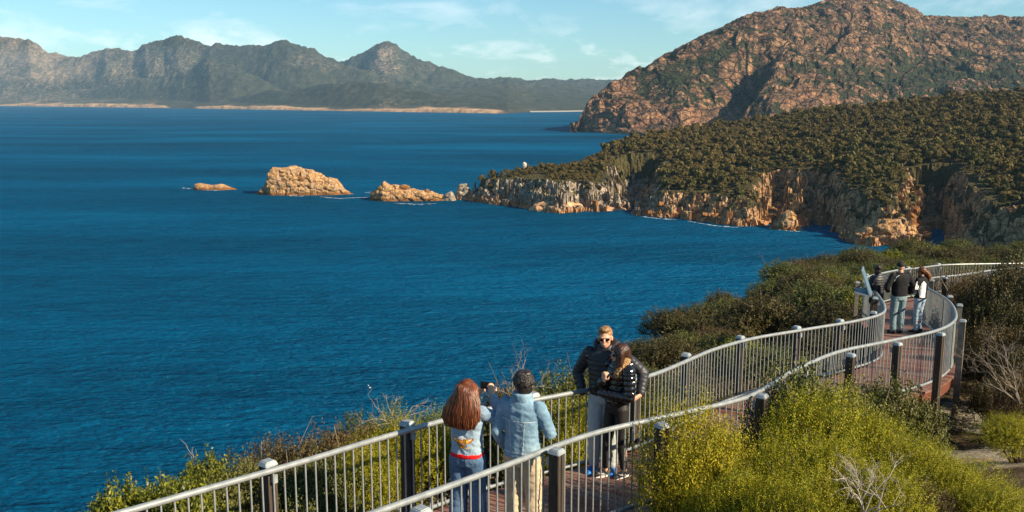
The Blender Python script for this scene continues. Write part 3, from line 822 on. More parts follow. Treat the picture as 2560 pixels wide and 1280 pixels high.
slab = np.maximum(slab, np.exp(-(((GX - 9.9) / 1.5) ** 2 + ((GY - 17.2) / 1.8) ** 2)).ravel() * 1.2)
attr(me, 'rock', np.clip(slab, 0, 1))
m = M('hillside_ground', 0.95, 0.1)
litter = m.ramp(m.noise(3.0, 7, 0.7), [(0.3, (0.030, 0.022, 0.012)), (0.55, (0.085, 0.062, 0.034)), (0.72, (0.17, 0.13, 0.08))])
gr = m.ramp(m.noise(2.2, 7, 0.72), [(0.3, (0.10, 0.085, 0.065)), (0.5, (0.30, 0.26, 0.20)), (0.7, (0.46, 0.41, 0.33))])
gr = m.mix(m.ramp(m.noise(0.7, 4, .6), [(0.5, 0.0), (0.62, 0.55)]), gr, (0.36, 0.22, 0.11))
rm = m.ramp(m.math('ADD', m.at('rock'), m.math('MULTIPLY', m.math('SUBTRACT', m.noise(1.7, 5, .7), .5), .7)), [(0.45, 0.0), (0.55, 1.0)])
m.base(m.mix(rm, litter, gr)); m.bump(m.noise(4.0, 7, .72), 1.0, .09)
hill = tag(link('hillside', me, m.m), kind='structure')

# ------------------------------------------------------------------ shrubs
def shrub_np(seed, rx, hgt, n_sprig, leaves, sl_, ll, lw, up=.35, n_l=12, jit=.4, curl=.7):
    r = np.random.default_rng(seed)
    la = r.uniform(0, 2 * np.pi, n_l); lr = rx * .68 * np.sqrt(r.uniform(0, 1, n_l)); lr[0] = 0
    lR = rx * r.uniform(.26, .46, n_l)
    lz = hgt * (.74 - .42 * (lr / rx) ** 1.6) * r.uniform(.72, 1.06, n_l)
    lc_ = np.stack([lr * np.cos(la), lr * np.sin(la), lz], 1)
    k = r.integers(0, n_l, n_sprig)
    d = r.normal(size=(n_sprig, 3)); d[:, 2] = np.abs(d[:, 2]) * 1.1 - .45; d /= np.linalg.norm(d, axis=1)[:, None]
    base = lc_[k] + d * (lR[k] * r.uniform(.45, 1.0, n_sprig) ** .6)[:, None] * np.array([1, 1, min(1., .75 * hgt / rx)])
    base[:, 2] = np.maximum(base[:, 2], .06)
    dr = d * (1 - up) + np.array([0, 0, up]) + r.normal(size=(n_sprig, 3)) * jit * .5
    dr /= np.linalg.norm(dr, axis=1)[:, None]
    L = sl_ * r.uniform(.5, 1.25, n_sprig)
    s = np.linspace(0.05, 1, leaves)[None, :] + r.uniform(-.03, .03, (n_sprig, leaves))
    ax = np.cross(dr, r.normal(size=(n_sprig, 3))); ax /= np.linalg.norm(ax, axis=1)[:, None]; ay = np.cross(dr, ax)
    pos = base[:, None, :] + dr[:, None, :] * (L[:, None] * s)[:, :, None]
    th = np.arange(leaves)[None, :] * 2.4 + r.uniform(0, 6.28, (n_sprig, 1))
    rad_ = ax[:, None, :] * np.cos(th)[:, :, None] + ay[:, None, :] * np.sin(th)[:, :, None]
    ld = dr[:, None, :] * (1 - curl) + rad_ * curl + r.normal(size=pos.shape) * .18
    ld /= np.linalg.norm(ld, axis=2)[:, :, None]
    sd = np.cross(ld, dr[:, None, :] + r.normal(size=pos.shape) * .5); sd /= np.linalg.norm(sd, axis=2)[:, :, None] + 1e-9
    q_ = (r.uniform(.7, 1.25, (n_sprig, leaves)) * (1.05 - .35 * s))[:, :, None]
    a = pos; b = pos + ld * ll * .5 * q_ + sd * lw * .5 * q_; c = pos + ld * ll * q_; e_ = pos + ld * ll * .5 * q_ - sd * lw * .5 * q_
    V = np.stack([a, b, c, e_], 2).reshape(-1, 3)
    F = np.arange(len(V)).reshape(-1, 4)
    parts = []
    for j in range(n_l):
        c0 = lc_[j]; mid = c0 * np.array([.45, .45, .5]) + r.normal(size=3) * .05
        parts.append(tube_np([[c0[0] * .06, c0[1] * .06, -.3], mid, c0, c0 + (c0 - mid) * .35], [.022, .016, .010, .004], 5))
        for w in range(3):
            e2 = c0 + r.normal(size=3) * lR[j] * .8; e2[2] = max(e2[2], .1)
            parts.append(tube_np([mid * .6 + c0 * .4, (c0 + e2) / 2, e2], [.009, .006, .003], 4))
    return (V, F), join_np(parts)
def leaf_mat(name, lo, mid, hi, tip=None, trans=.3, rough=.55):
    m = M(name, rough, .25)
    c = m.ramp(m.island(), [(0.0, lo), (0.5, mid), (1.0, hi)])
    c = m.mix(m.ramp(m.noise(2.6, 3, .6), [(0.42, 0.0), (0.66, 0.55)]), c, lo)
    o_ = m.orand()
    c = m.mix(m.ramp(o_, [(0.0, .35), (0.4, 0.0), (1.0, 0.0)]), c, tip or hi)
    m.base(c); m.leafy(trans); return m.m
MT_TEA = leaf_mat('tea_tree_leaves', (0.10, 0.125, 0.008), (0.29, 0.275, 0.012), (0.50, 0.42, 0.018), (0.48, 0.34, 0.02))
MT_HEATH = leaf_mat('heath_leaves', (0.045, 0.056, 0.014), (0.100, 0.112, 0.026), (0.17, 0.175, 0.05), (0.13, 0.115, 0.03), .2)
MT_BROWN = leaf_mat('brown_heath_leaves', (0.045, 0.034, 0.014), (0.105, 0.078, 0.028), (0.17, 0.115, 0.042), (0.19, 0.10, 0.035), .2)
MT_BROAD = leaf_mat('glossy_green_leaves', (0.06, 0.075, 0.010), (0.15, 0.165, 0.016), (0.28, 0.27, 0.03), (0.30, 0.19, 0.03), .25, .4)
MT_DARK = leaf_mat('dark_scrub_leaves', (0.026, 0.025, 0.008), (0.064, 0.058, 0.016), (0.115, 0.095, 0.028), (0.10, 0.068, 0.02), .15)
TWIG = plain('grey_twig', (0.30, 0.25, 0.20), .9, .1, 0, .35, 20)
TWIG_D = plain('brown_twig', (0.13, 0.095, 0.065), .9, .1, 0, .35, 20)
KINDS = {}
def kind(key, mat, variants, twig=TWIG_D):
    L_ = []
    for v_ in variants:
        (lv, lf), (sv, sf) = shrub_np(**v_)
        a = mesh_np('shrub_foliage', lv, lf, False); a.materials.append(mat)
        b = mesh_np('shrub_stem', sv, sf); b.materials.append(twig)
        L_.append((a, b, float(np.percentile(lv[:, 2], 94))))
    KINDS[key] = L_
kind('tea', MT_TEA, [dict(seed=s_, rx=.85, hgt=1.25, n_sprig=2700, leaves=16, sl_=.20, ll=.032, lw=.0115, up=.36, n_l=20, jit=.5) for s_ in (1, 2, 3)])
kind('heath', MT_HEATH, [dict(seed=s_, rx=.9, hgt=1.1, n_sprig=2200, leaves=9, sl_=.14, ll=.040, lw=.028, up=.3, n_l=15) for s_ in (11, 12, 13)])
kind('brown', MT_BROWN, [dict(seed=s_, rx=.9, hgt=1.0, n_sprig=1900, leaves=9, sl_=.16, ll=.040, lw=.020, up=.45, n_l=12, jit=.6) for s_ in (21, 22)], TWIG)
kind('broad', MT_BROAD, [dict(seed=s_, rx=.8, hgt=1.15, n_sprig=1400, leaves=8, sl_=.16, ll=.060, lw=.036, up=.4, n_l=10) for s_ in (31, 32)])
kind('dark', MT_DARK, [dict(seed=s_, rx=1.0, hgt=1.2, n_sprig=2300, leaves=9, sl_=.18, ll=.046, lw=.030, up=.3, n_l=15) for s_ in (41, 42)])
NAMES = {'tea': 'tea_tree_shrub', 'heath': 'heath_shrub', 'brown': 'heath_shrub', 'broad': 'broad_leaved_shrub', 'dark': 'scrub_bush'}
def plant(key, x, y, z, sx, sz, rz, label, group, var=0):
    a, b, _ = KINDS[key][var % len(KINDS[key])]
    root = empty(NAMES[key], (x, y, z), rz); root.scale = (sx, sx, sz)
    link("foliage", a, None, root); link("stem", b, None, root)
    tag(root, label, 'shrub', group); return root
def link_keep(name, me, parent):
    o = bpy.data.objects.new(name, me); COL.objects.link(o); o.parent = parent; return o
def plant_px(key, u, v_top, half_px, Y, label, group=None, var=0, rz=None):
    """a shrub measured in the photograph: its top, half width and distance"""
    x = float(tan_az(u, v_top)) * Y; zt = CZ + float(slope(v_top + 12)) * Y; zg = float(near_z([x], [Y])[0])
    sx = half_px * Y / 2250 / 1.12; sz = max(.4, (zt - zg) / KINDS[key][var % len(KINDS[key])][2]); sx = max(sx, .55 * sz)
    return plant(key, x, Y, zg, sx, sz, rz if rz is not None else random.uniform(0, 6.28), label, group, var)
G = 'tea trees in the right foreground'
T = 'yellow green feathery tea tree shrub '
plant_px('tea', 1765, 1058, 125, 9.1, T + 'in front of the landward rail beside a dark post', G, 0)
plant_px('tea', 2060, 1000, 140, 9.9, T + 'with upright sprays before the dark green shrub', G, 1)
plant_px('heath', 1995, 975, 95, 10.9, 'grey green small leaved shrub overlapping the handrail and a post', None, 0)
plant_px('heath', 2240, 985, 150, 12.2, 'dark green rounded shrub under the curved end of the deck', None, 1)
plant_px('heath', 2130, 1000, 85, 11.4, 'dark green shrub between two tea trees below the deck', None, 2)
plant_px('tea', 1925, 1130, 160, 8.6, T + 'behind the pale dead branch, low beside the deck edge', G, 2)
plant_px('tea', 2220, 1065, 190, 9.6, T + 'below the dark green rounded shrub', G, 0)
plant_px('tea', 2080, 1120, 200, 8.4, T + 'around the pale dead branch', G, 1)
plant_px('tea', 2310, 1115, 190, 9.0, T + 'beside the grey rock slab', G, 2)
plant_px('tea', 1850, 1190, 150, 8.0, T + 'lowest at the bottom edge, beneath the landward rail', G, 0)
plant_px('tea', 2400, 1160, 190, 8.6, T + 'in front of the sunlit rock slab', G, 1)
plant_px('tea', 2220, 1180, 200, 7.9, T + 'at the bottom edge, right of the dead branch', G, 2)
plant_px('tea', 2500, 1215, 190, 8.0, T + 'in the bottom right corner', G, 0)
plant_px('brown', 2330, 1215, 90, 8.1, 'orange tinged shrub among the foreground tea trees', None, 1)
plant_px('tea', 1990, 1205, 190, 7.6, T + 'at the bottom edge, left of the dead branch', G, 1)
# the dark scrub right of the walk
G = 'dark scrub right of the boardwalk'
D = 'dark brown green scrub bush '
for i, (k, u, v, w, Y, l) in enumerate([('dark', 2470, 722, 70, 24.5, D + 'against the far handrail'), ('dark', 2540, 680, 80, 23.0, D + 'highest at the right edge'), ('brown', 2425, 690, 40, 25.5, 'reddish brown heath shrub poking up through the far handrail'), ('dark', 2500, 760, 70, 21.0, D + 'behind the two tallest weathered posts'),
                                     ('dark', 2550, 770, 80, 19.5, D + 'half way down the right edge'), ('brown', 2500, 820, 75, 18.2, 'reddish brown heath shrub leaning from the dark scrub'), ('dark', 2480, 860, 60, 18.5, D + 'beside the weathered corner post'), ('dark', 2555, 890, 80, 16.5, D + 'above the bare brown twigs'),
                                     ('brown', 2570, 950, 80, 14.8, 'brown heath shrub with bare twigs at the right edge'), ('tea', 2560, 1045, 150, 12.2, 'yellow green tea tree alone at the right edge above the rock slab'), ('dark', 2480, 955, 60, 16.2, D + 'in shade above the rock slab'), ('dark', 2610, 700, 90, 21.0, D + 'cut by the right edge of the frame'), ('dark', 2640, 830, 90, 17.5, D + 'mostly outside the right edge'), ('dark', 2530, 690, 50, 26.0, D + 'hiding the end of the far handrail')]):
    plant_px(k, u, v, w, Y, l, G if k == 'dark' else None, i)
# seaward side, at the foot of the rail
G = 'shrubs below the seaward rail'
for i, (k, u, v, w, Y, l) in enumerate([('broad', 300, 1240, 75, 9.6, 'orange tipped green shrub lowest on the seaward edge'), ('broad', 390, 1228, 70, 10.0, 'bright green shrub next to the orange tipped one'), ('broad', 520, 1172, 80, 10.5, 'green leafy shrub with a bare twig, outside the seaward rail'), ('heath', 600, 1190, 60, 10.0, 'grey green shrub left of the first seaward post'), ('brown', 650, 1135, 50, 11.9, 'small brown shrub standing against the sea'),
                                     ('brown', 760, 1110, 85, 11.0, 'brown and green heath shrub behind the first seaward post'), ('brown', 860, 1100, 70, 11.3, 'brown heath shrub between the first two seaward posts'), ('heath', 895, 1062, 45, 12.6, 'grey green rounded shrub highest between the first two seaward posts'), ('tea', 970, 1052, 55, 12.0, 'golden yellow shrub left of the second seaward post'), ('tea', 930, 1120, 65, 10.6, 'yellow green shrub behind the balusters, left of the second post'), ('tea', 1085, 1050, 40, 12.2, 'golden shrub with upright tips behind the red haired woman'),
                                     ('heath', 800, 1180, 70, 9.9, 'dark heath shrub low behind the balusters'), ('broad', 470, 1230, 60, 9.2, 'green shrub below the lowest handrail'), ('heath', 1400, 960, 55, 13.6, 'dark green shrub left of the man in grey trousers'), ('heath', 1330, 1000, 60, 12.6, 'dark green shrub behind the man in the denim jacket'), ('brown', 1265, 985, 40, 13.0, 'brown twiggy shrub between the two people in denim'), ('tea', 1440, 1020, 50, 12.2, 'yellow green shrub behind the couple'), ('tea', 1640, 1000, 60, 13.5, 'yellow green shrub right of the couple behind the balusters'), ('heath', 1700, 960, 60, 14.6, 'olive heath shrub behind the balusters, right of the couple')]):
    plant_px(k, u, v, w, Y, l, None, i)
# the rest of the heath down to the edge
r = np.random.default_rng(77)
lab = {'heath': ('olive green heath shrub in the thicket above the sea', 'olive heath shrubs of the thicket'), 'brown': ('brownish heath shrub in the thicket above the sea', 'brownish heath shrubs of the thicket'), 'broad': ('bright green leafy shrub in the thicket above the sea', 'bright green shrubs of the thicket'), 'tea': ('yellow green feathery shrub in the thicket above the sea', 'yellow green shrubs of the thicket'), 'dark': ('dark scrub bush in the thicket above the sea', 'dark bushes of the thicket')}
pts = []
N = 9000
Yq = 8 + 72 * r.uniform(0, 1, N) ** 1.35; tq = r.uniform(tan_az(150, 900), tan_az(2680, 700), N); Xq = tq * Yq
wq = lateral(Xq, Yq); eq = edge_dist(Xq, Yq)
nz = fbm(P3(Xq / 6, Yq / 6), 3, 301)
ok = (eq < 1.2) & ((wq > 1.35) | ((wq < -4.0) & (Yq > 24))) & (nz > -.42)
placed = []
for i in np.where(ok)[0]:
    R = .62 + .012 * Yq[i] + (.25 if Yq[i] > 25 else 0)
    if any((a - Xq[i]) ** 2 + (b - Yq[i]) ** 2 < (.62 * (R + c)) ** 2 for a, b, c in placed): continue
    placed.append((Xq[i], Yq[i], R))
placed = sorted(placed, key=lambda q_: q_[1])[:285]
pz = near_z([q_[0] for q_ in placed], [q_[1] for q_ in placed])
for (x, y, R), z in zip(placed, pz):
    q_ = r.uniform()
    k = ('tea' if q_ < .26 else 'heath' if q_ < .55 else 'brown' if q_ < .82 else 'broad') if y < 18 else ('heath' if q_ < .52 else 'brown' if q_ < .66 else 'broad' if q_ < .76 else 'dark')
    s_ = R * r.uniform(.85, 1.35); sz = s_ * r.uniform(.7, 1.05) * (.62 if y < 18 else 1.0)
    plant(k, x, y, z - .08, s_, sz, r.uniform(0, 6.28), *lab[k], var=int(r.integers(3)))
print('shrubs', len(placed))
# low undergrowth nobody could count
N = 5200
Yq = 6.5 + 60 * r.uniform(0, 1, N) ** 1.6; tq = r.uniform(tan_az(150, 900), tan_az(2680, 700), N); Xq = tq * Yq
wq = lateral(Xq, Yq); eq = edge_dist(Xq, Yq)
ok = (np.abs(wq) > 1.15) & (eq < 1.5) & ~((wq < 0) & (Yq < 13.5)) & ~((np.hypot((Xq - 8) / 2.6, (Yq - 13.2) / 1.9) < 1.0)) & ~((np.hypot((Xq - 9.9) / 1.5, (Yq - 17.2) / 1.8) < 1.0))
Xq, Yq = Xq[ok], Yq[ok]; Zq = near_z(Xq, Yq)
tv, tf_ = shrub_np(seed=71, rx=.3, hgt=.32, n_sprig=22, leaves=5, sl_=.16, ll=.06, lw=.022, up=.6, n_l=4)[0]
VV = []; n_ = len(tv)
for x, y, z in zip(Xq, Yq, Zq):
    a = r.uniform(0, 6.28); s_ = r.uniform(.7, 1.5) * (1 + y / 60); c_, d_ = math.cos(a) * s_, math.sin(a) * s_
    VV.append(np.stack([tv[:, 0] * c_ - tv[:, 1] * d_ + x, tv[:, 0] * d_ + tv[:, 1] * c_ + y, tv[:, 2] * s_ + z], 1))
FF = np.concatenate([tf_ + i * n_ for i in range(len(VV))])
m = M('undergrowth_leaves', .8, .1)
c = m.ramp(m.noise(.9, 4, .6), [(0.35, (0.055, 0.058, 0.016)), (0.5, (0.11, 0.085, 0.035)), (0.65, (0.17, 0.13, 0.075))])
m.base(m.mix(m.ramp(m.island(), [(0, 0.0), (1, .5)]), c, (0.20, 0.165, 0.10))); m.leafy(.2)
tag(link('undergrowth', mesh_np('undergrowth', np.concatenate(VV), FF, False), m.m), kind='stuff')

# ---- bare branches
def dead_branch(name, x, y, z, h, seed, label, mat, lean=(0, 0), n=5, depth=3, rad=.016, group=None):
    r = np.random.default_rng(seed); parts = []
    def grow(p, d, L, R, k):
        pts_ = [p]
        for i in range(4):
            d = d + r.normal(size=3) * .16; d /= np.linalg.norm(d); pts_.append(pts_[-1] + d * L / 4)
        parts.append(tube_np(pts_, np.linspace(R, R * .5, 5), 5))
        if k:
            for j in range(r.integers(2, 4)):
                dd = d + r.normal(size=3) * .55 + np.array([0, 0, .15]); dd /= np.linalg.norm(dd)
                grow(pts_[int(r.integers(2, 5))], dd, L * r.uniform(.5, .75), R * .55, k - 1)
    for i in range(n):
        d = np.array([lean[0], lean[1], 1.]) + r.normal(size=3) * .35; d /= np.linalg.norm(d)
        grow(np.zeros(3), d, h * r.uniform(.4, .62), rad, depth)
    v_, f_ = join_np(parts)
    return tag(link(name, mesh_np(name, v_, f_), mat, loc=(x, y, z)), label, 'branch', group)
PALE = plain('bleached_wood', (0.42, 0.37, 0.31), .85, .1, 0, .2, 15)
def at_px(u, v, Y): return float(tan_az(u, v)) * Y, Y, CZ + float(slope(v)) * Y
x, y, z = at_px(2160, 1285, 7.3); dead_branch('dead_branch', x, y, z, .60, 3, 'bleached white dead branch sticking up through the foreground tea trees', PALE, (-.1, -.3), 6, 4, .0075)
x, y, z = at_px(2550, 1010, 13.5); dead_branch('dead_branch', x, y, z, 1.25, 21, 'bare brown twigs beside the dark scrub at the right edge', TWIG, (-.45, 0), 6, 4, .007)
x, y, z = at_px(1300, 1040, 12.6); dead_branch('dead_branch', x, y, z, .95, 27, 'feathery brown twig leaning left behind the man in the denim jacket', TWIG, (-.5, 0), 5, 4, .006)
x, y, z = at_px(990, 1085, 12.0); dead_branch('dead_branch', x, y, z, .75, 33, 'grey bare twigs above the golden shrub', TWIG, (-.1, 0), 4, 3, .008)
x, y, z = at_px(488, 1190, 10.6); dead_branch('dead_branch', x, y, z, .40, 39, 'small grey twig above the lowest seaward shrubs', TWIG, (0, 0), 3, 2, .007)
# ================================================================== BOARDWALK
m = M('deck_timber', 0.65, 0.25)
isl = m.island()
c = m.ramp(isl, [(0.0, (0.16, 0.050, 0.030)), (0.4, (0.22, 0.078, 0.048)), (0.7, (0.26, 0.115, 0.078)), (1.0, (0.21, 0.135, 0.105))])
worn = m.ramp(m.noise(1.6, 5, .65), [(0.40, 0.0), (0.62, 0.75)])
c = m.mix(worn, c, (0.25, 0.175, 0.14))
c = m.mix(m.ramp(m.noise(14, 5, .7), [(0.35, .5), (0.55, 0.0)]), c, (0.09, 0.035, 0.022))
m.base(c); m.bump(m.noise(25, 5, .7), .4, .006)
deck_mat = m.m
def frame_along(P):
    d = np.gradient(P, axis=0); d /= np.linalg.norm(d, axis=1)[:, None]; return d
cs = np.concatenate([[0], np.cumsum(np.linalg.norm(np.diff(MID, axis=0), axis=1))])
pitch = .128
n_pl = int(cs[-1] / pitch)
V, F = [], []
for k in range(n_pl):
    s0, s1 = k * pitch + .006, (k + 1) * pitch - .006
    q = []
    for s_ in (s0, s1):
        a = np.array([np.interp(s_, cs, LEFT[:, 0]), np.interp(s_, cs, LEFT[:, 1])]); b = np.array([np.interp(s_, cs, RIGHT[:, 0]), np.interp(s_, cs, RIGHT[:, 1])])
        o_ = (a - b) / np.linalg.norm(a - b); q += [a + o_ * .10, b - o_ * .10]
    dz = random.uniform(-.0015, .0015)
    b_ = len(V)
    for zt in (dz, dz - .035):
        for p_ in q: V.append([p_[0], p_[1], float(deck_z(p_[1])) + zt])
    F += [[b_, b_ + 1, b_ + 3, b_ + 2], [b_ + 4, b_ + 6, b_ + 7, b_ + 5], [b_, b_ + 4, b_ + 5, b_ + 1], [b_ + 2, b_ + 3, b_ + 7, b_ + 6], [b_ + 1, b_ + 5, b_ + 7, b_ + 3], [b_, b_ + 2, b_ + 6, b_ + 4]]
deck = tag(link('boardwalk', mesh_np('boardwalk', np.array(V), np.array(F), False), deck_mat), kind='structure')
beam_mat = plain('red_brown_beam', (0.13, 0.045, 0.028), .75, .2, 0, .35, 9)
def strip_beam(P, off, z0, z1, w):
    d = frame_along(P); nrm = np.stack([-d[:, 1], d[:, 0]], 1); V = []
    for p_, n_ in zip(P, nrm):
        zz_ = float(deck_z(p_[1]))
        for a, b in ((off - w / 2, z1), (off + w / 2, z1), (off + w / 2, z0), (off - w / 2, z0)):
            V.append([p_[0] + n_[0] * a, p_[1] + n_[1] * a, zz_ + b])
    F = [[i * 4 + k, i * 4 + (k + 1) % 4, (i + 1) * 4 + (k + 1) % 4, (i + 1) * 4 + k] for i in range(len(P) - 1) for k in range(4)]
    return np.array(V), np.array(F)
parts = [strip_beam(LEFT[::3], .03, -.24, -.038, .05), strip_beam(RIGHT[::3], -.03, -.24, -.038, .05), strip_beam(MID[::3], 0, -.24, -.038, .06)]
v_, f_ = join_np(parts)
link('bearers', mesh_np('bearers', v_, f_, False), beam_mat, deck)

# ---- galvanised railings
gal = M('galvanised_steel', 0.42, 0.5)
g_ = gal.noise(9, 5, .65)
gal.base(gal.ramp(g_, [(0.3, (0.22, 0.245, 0.25)), (0.7, (0.38, 0.40, 0.395))]))
gal.b.inputs['Metallic'].default_value = 0.35
gal.bump(g_, .15, .004)
gal = gal.m
cap_mat = plain('galvanised_cap', (0.30, 0.33, 0.34), .5, .4, .3, .25, 14)
m = M('dark_post_timber', .8, .2)
gr_ = m.noise(6, 5, .65, m.mapped((8, 8, .6)))
pc = m.ramp(gr_, [(0.3, (0.028, 0.022, 0.018)), (0.6, (0.075, 0.058, 0.045)), (0.8, (0.15, 0.12, 0.09))])
m.base(pc); m.bump(gr_, .5, .01)
post_mat = m.m
post_grey = plain('weathered_post_timber', (0.20, 0.175, 0.14), .85, .15, 0, .35, 12)
def box_np(x0, x1, y0, y1, z0, z1):
    V = np.array([[x, y, z] for z in (z0, z1) for y in (y0, y1) for x in (x0, x1)], float)
    F = np.array([[0, 2, 3, 1], [4, 5, 7, 6], [0, 1, 5, 4], [2, 6, 7, 3], [0, 4, 6, 2], [1, 3, 7, 5]])
    return V, F
def bevel_me(name, parts, w=.006, smooth=False):
    v_, f_ = join_np(parts); bm = bmesh.new(); me = mesh_np(name, v_, f_, smooth); bm.from_mesh(me)
    bmesh.ops.bevel(bm, geom=bm.edges[:], offset=w, segments=2, affect='EDGES', clamp_overlap=True)
    bm.to_mesh(me); bm.free(); return me
bal_me = None
def handrail(P, h, rad, ns=10, zoff=0.0):
    pts_ = np.stack([P[:, 0], P[:, 1], deck_z(P[:, 1]) + h], 1)
    return tube_np(pts_, np.full(len(pts_), rad), ns)
def resample(P, step):
    s_ = np.concatenate([[0], np.cumsum(np.linalg.norm(np.diff(P, axis=0), axis=1))]); q = np.arange(0, s_[-1], step)
    return np.stack([np.interp(q, s_, P[:, 0]), np.interp(q, s_, P[:, 1])], 1)
bv, bf = tube_np([[0, 0, .10], [0, 0, 1.015]], [.0088, .0088], 8)
bal_me = mesh_np('baluster', bv, bf); bal_me.materials.append(gal)
def railing(P, caps, side, label):
    root = empty('railing', (0, 0, 0)); tag(root, label, 'railing', 'railings of the boardwalk')
    link('handrail', mesh_np('handrail', *handrail(P, 1.03, .028, 12)), gal, root)
    link('bottom_rail', mesh_np('bottom_rail', *handrail(P, .10, .022, 8)), gal, root)
    B = resample(P, .118)
    order = sorted(range(len(B)), key=lambda i: B[i][1])
    vis = [i for i in order if B[i][1] > 5.5]
    extra = []
    for n_, i in enumerate(vis):
        x, y = B[i]
        if n_ < 100:
            o = link_keep('baluster', bal_me, root); o.location = (x, y, float(deck_z(y)))
        else: extra.append((bv + np.array([x, y, float(deck_z(y))]), bf))
    if extra: tag(link('distant_balusters', mesh_np('distant_balusters', *join_np(extra)), gal, root), kind='stuff')
    for u, v in caps:
        Y = (-3.434 + 1.085) / (float(slope(v)) + .105); X = float(tan_az(u, v)) * Y
        j = int(np.argmin(np.hypot(P[:, 0] - X, P[:, 1] - Y))); d = P[min(j + 1, len(P) - 1)] - P[max(j - 1, 0)]; a = math.atan2(d[1], d[0])
        nx, ny = -math.sin(a) * side, math.cos(a) * side
        off = (X - P[j, 0]) * nx + (Y - P[j, 1]) * ny
        if off < .13: X += nx * (.13 - off); Y += ny * (.13 - off)
        zd = float(deck_z(Y)); zg = float(near_z([X], [Y])[0]) - .35
        g = .006
        tall = (u, v) in ((2407, 799), (2399, 760), (2330, 699), (2144, 704))
        me = bevel_me('post', [box_np(-.055, -g, -.055, .055, zg - zd, 1.05), box_np(g, .055, -.055, .055, zg - zd, 1.05)], .004)
        po = link('post', me, post_grey if tall else post_mat, root, (X, Y, zd)); po.rotation_euler = (0, 0, a)
        bm = bmesh.new(); bmesh.ops.create_cube(bm, size=1)
        for q_ in bm.verts:
            top = q_.co.z > 0
            q_.co = Vector((q_.co.x * (.10 if top else .138), q_.co.y * (.10 if top else .138), 1.088 if top else 1.042))
        bmesh.ops.bevel(bm, geom=bm.edges[:], offset=.008, segments=2, affect='EDGES')
        cme_ = bpy.data.meshes.new('post_cap'); bm.to_mesh(cme_); bm.free()
        link('post_cap', cme_, cap_mat, po)
        link('bracket', bevel_me('bracket', [box_np(-.02, .02, -.11 if side > 0 else .055, -.055 if side > 0 else .11, .90, .98)], .003), cap_mat, po)
    return root
railing(LEFT, [(693, 1158), (1052, 1060), (1365, 990), (1617, 935), (1736, 885), (1880, 843), (2014, 818), (2125, 801), (2189, 779), (2196, 743), (2144, 704), (2177, 685), (2289, 668), (2357, 659)], 1, 'galvanised railing with dark posts on the seaward side of the boardwalk')
railing(RIGHT, [(1052, 1269), (1392, 1122), (1655, 1058), (1905, 985), (2009, 930), (2127, 884), (2244, 856), (2352, 832), (2407, 799), (2399, 760), (2360, 738), (2330, 699), (2363, 693)], -1, 'galvanised railing with dark posts on the landward side of the boardwalk')

# ---- interpretation sign on the seaward rail
sx, sy = 8.72, 21.75; sz = float(deck_z(sy))
sg = empty('information_sign', (sx, sy, sz), R_(67)); tag(sg, 'blue grey information sign with folded panels standing at the seaward rail', 'sign')
blue = plain('blue_grey_panel', (0.085, 0.16, 0.21), .45, .4, 0, .12, 3)
edge_m = plain('pale_panel_edge', (0.30, 0.36, 0.39), .5, .4)
def panel(name, w, h, loc, rot, mat):
    o = link(name, bevel_me(name, [box_np(-w / 2, w / 2, -.012, .012, 0, h)], .004), mat, sg, loc); o.rotation_euler = rot
    e_ = link('frame', bevel_me('frame', [box_np(-w / 2 - .012, -w / 2 + .001, -.017, .017, 0, h), box_np(w / 2 - .001, w / 2 + .012, -.017, .017, 0, h), box_np(-w / 2 - .012, w / 2 + .012, -.017, .017, -.012, .0), box_np(-w / 2 - .012, w / 2 + .012, -.017, .017, h, h + .012)], .003), edge_m, o)
    return o
panel('upright_panel', .62, .62, (0, .06, 1.06), (R_(-20), 0, 0), blue)
panel('desk_panel', .62, .36, (0, .04, 1.05), (R_(-80), 0, 0), blue)
link('leg', bevel_me('leg', [box_np(-.22, -.14, -.04, .04, -.9, 1.06)], .006), post_mat, sg)
link('leg', bevel_me('leg', [box_np(.14, .22, -.04, .04, -.9, 1.06)], .006), post_mat, sg)
link('back_plate', bevel_me('back_plate', [box_np(-.135, .135, -.012, .012, .62, 1.05)], .004), blue, sg)
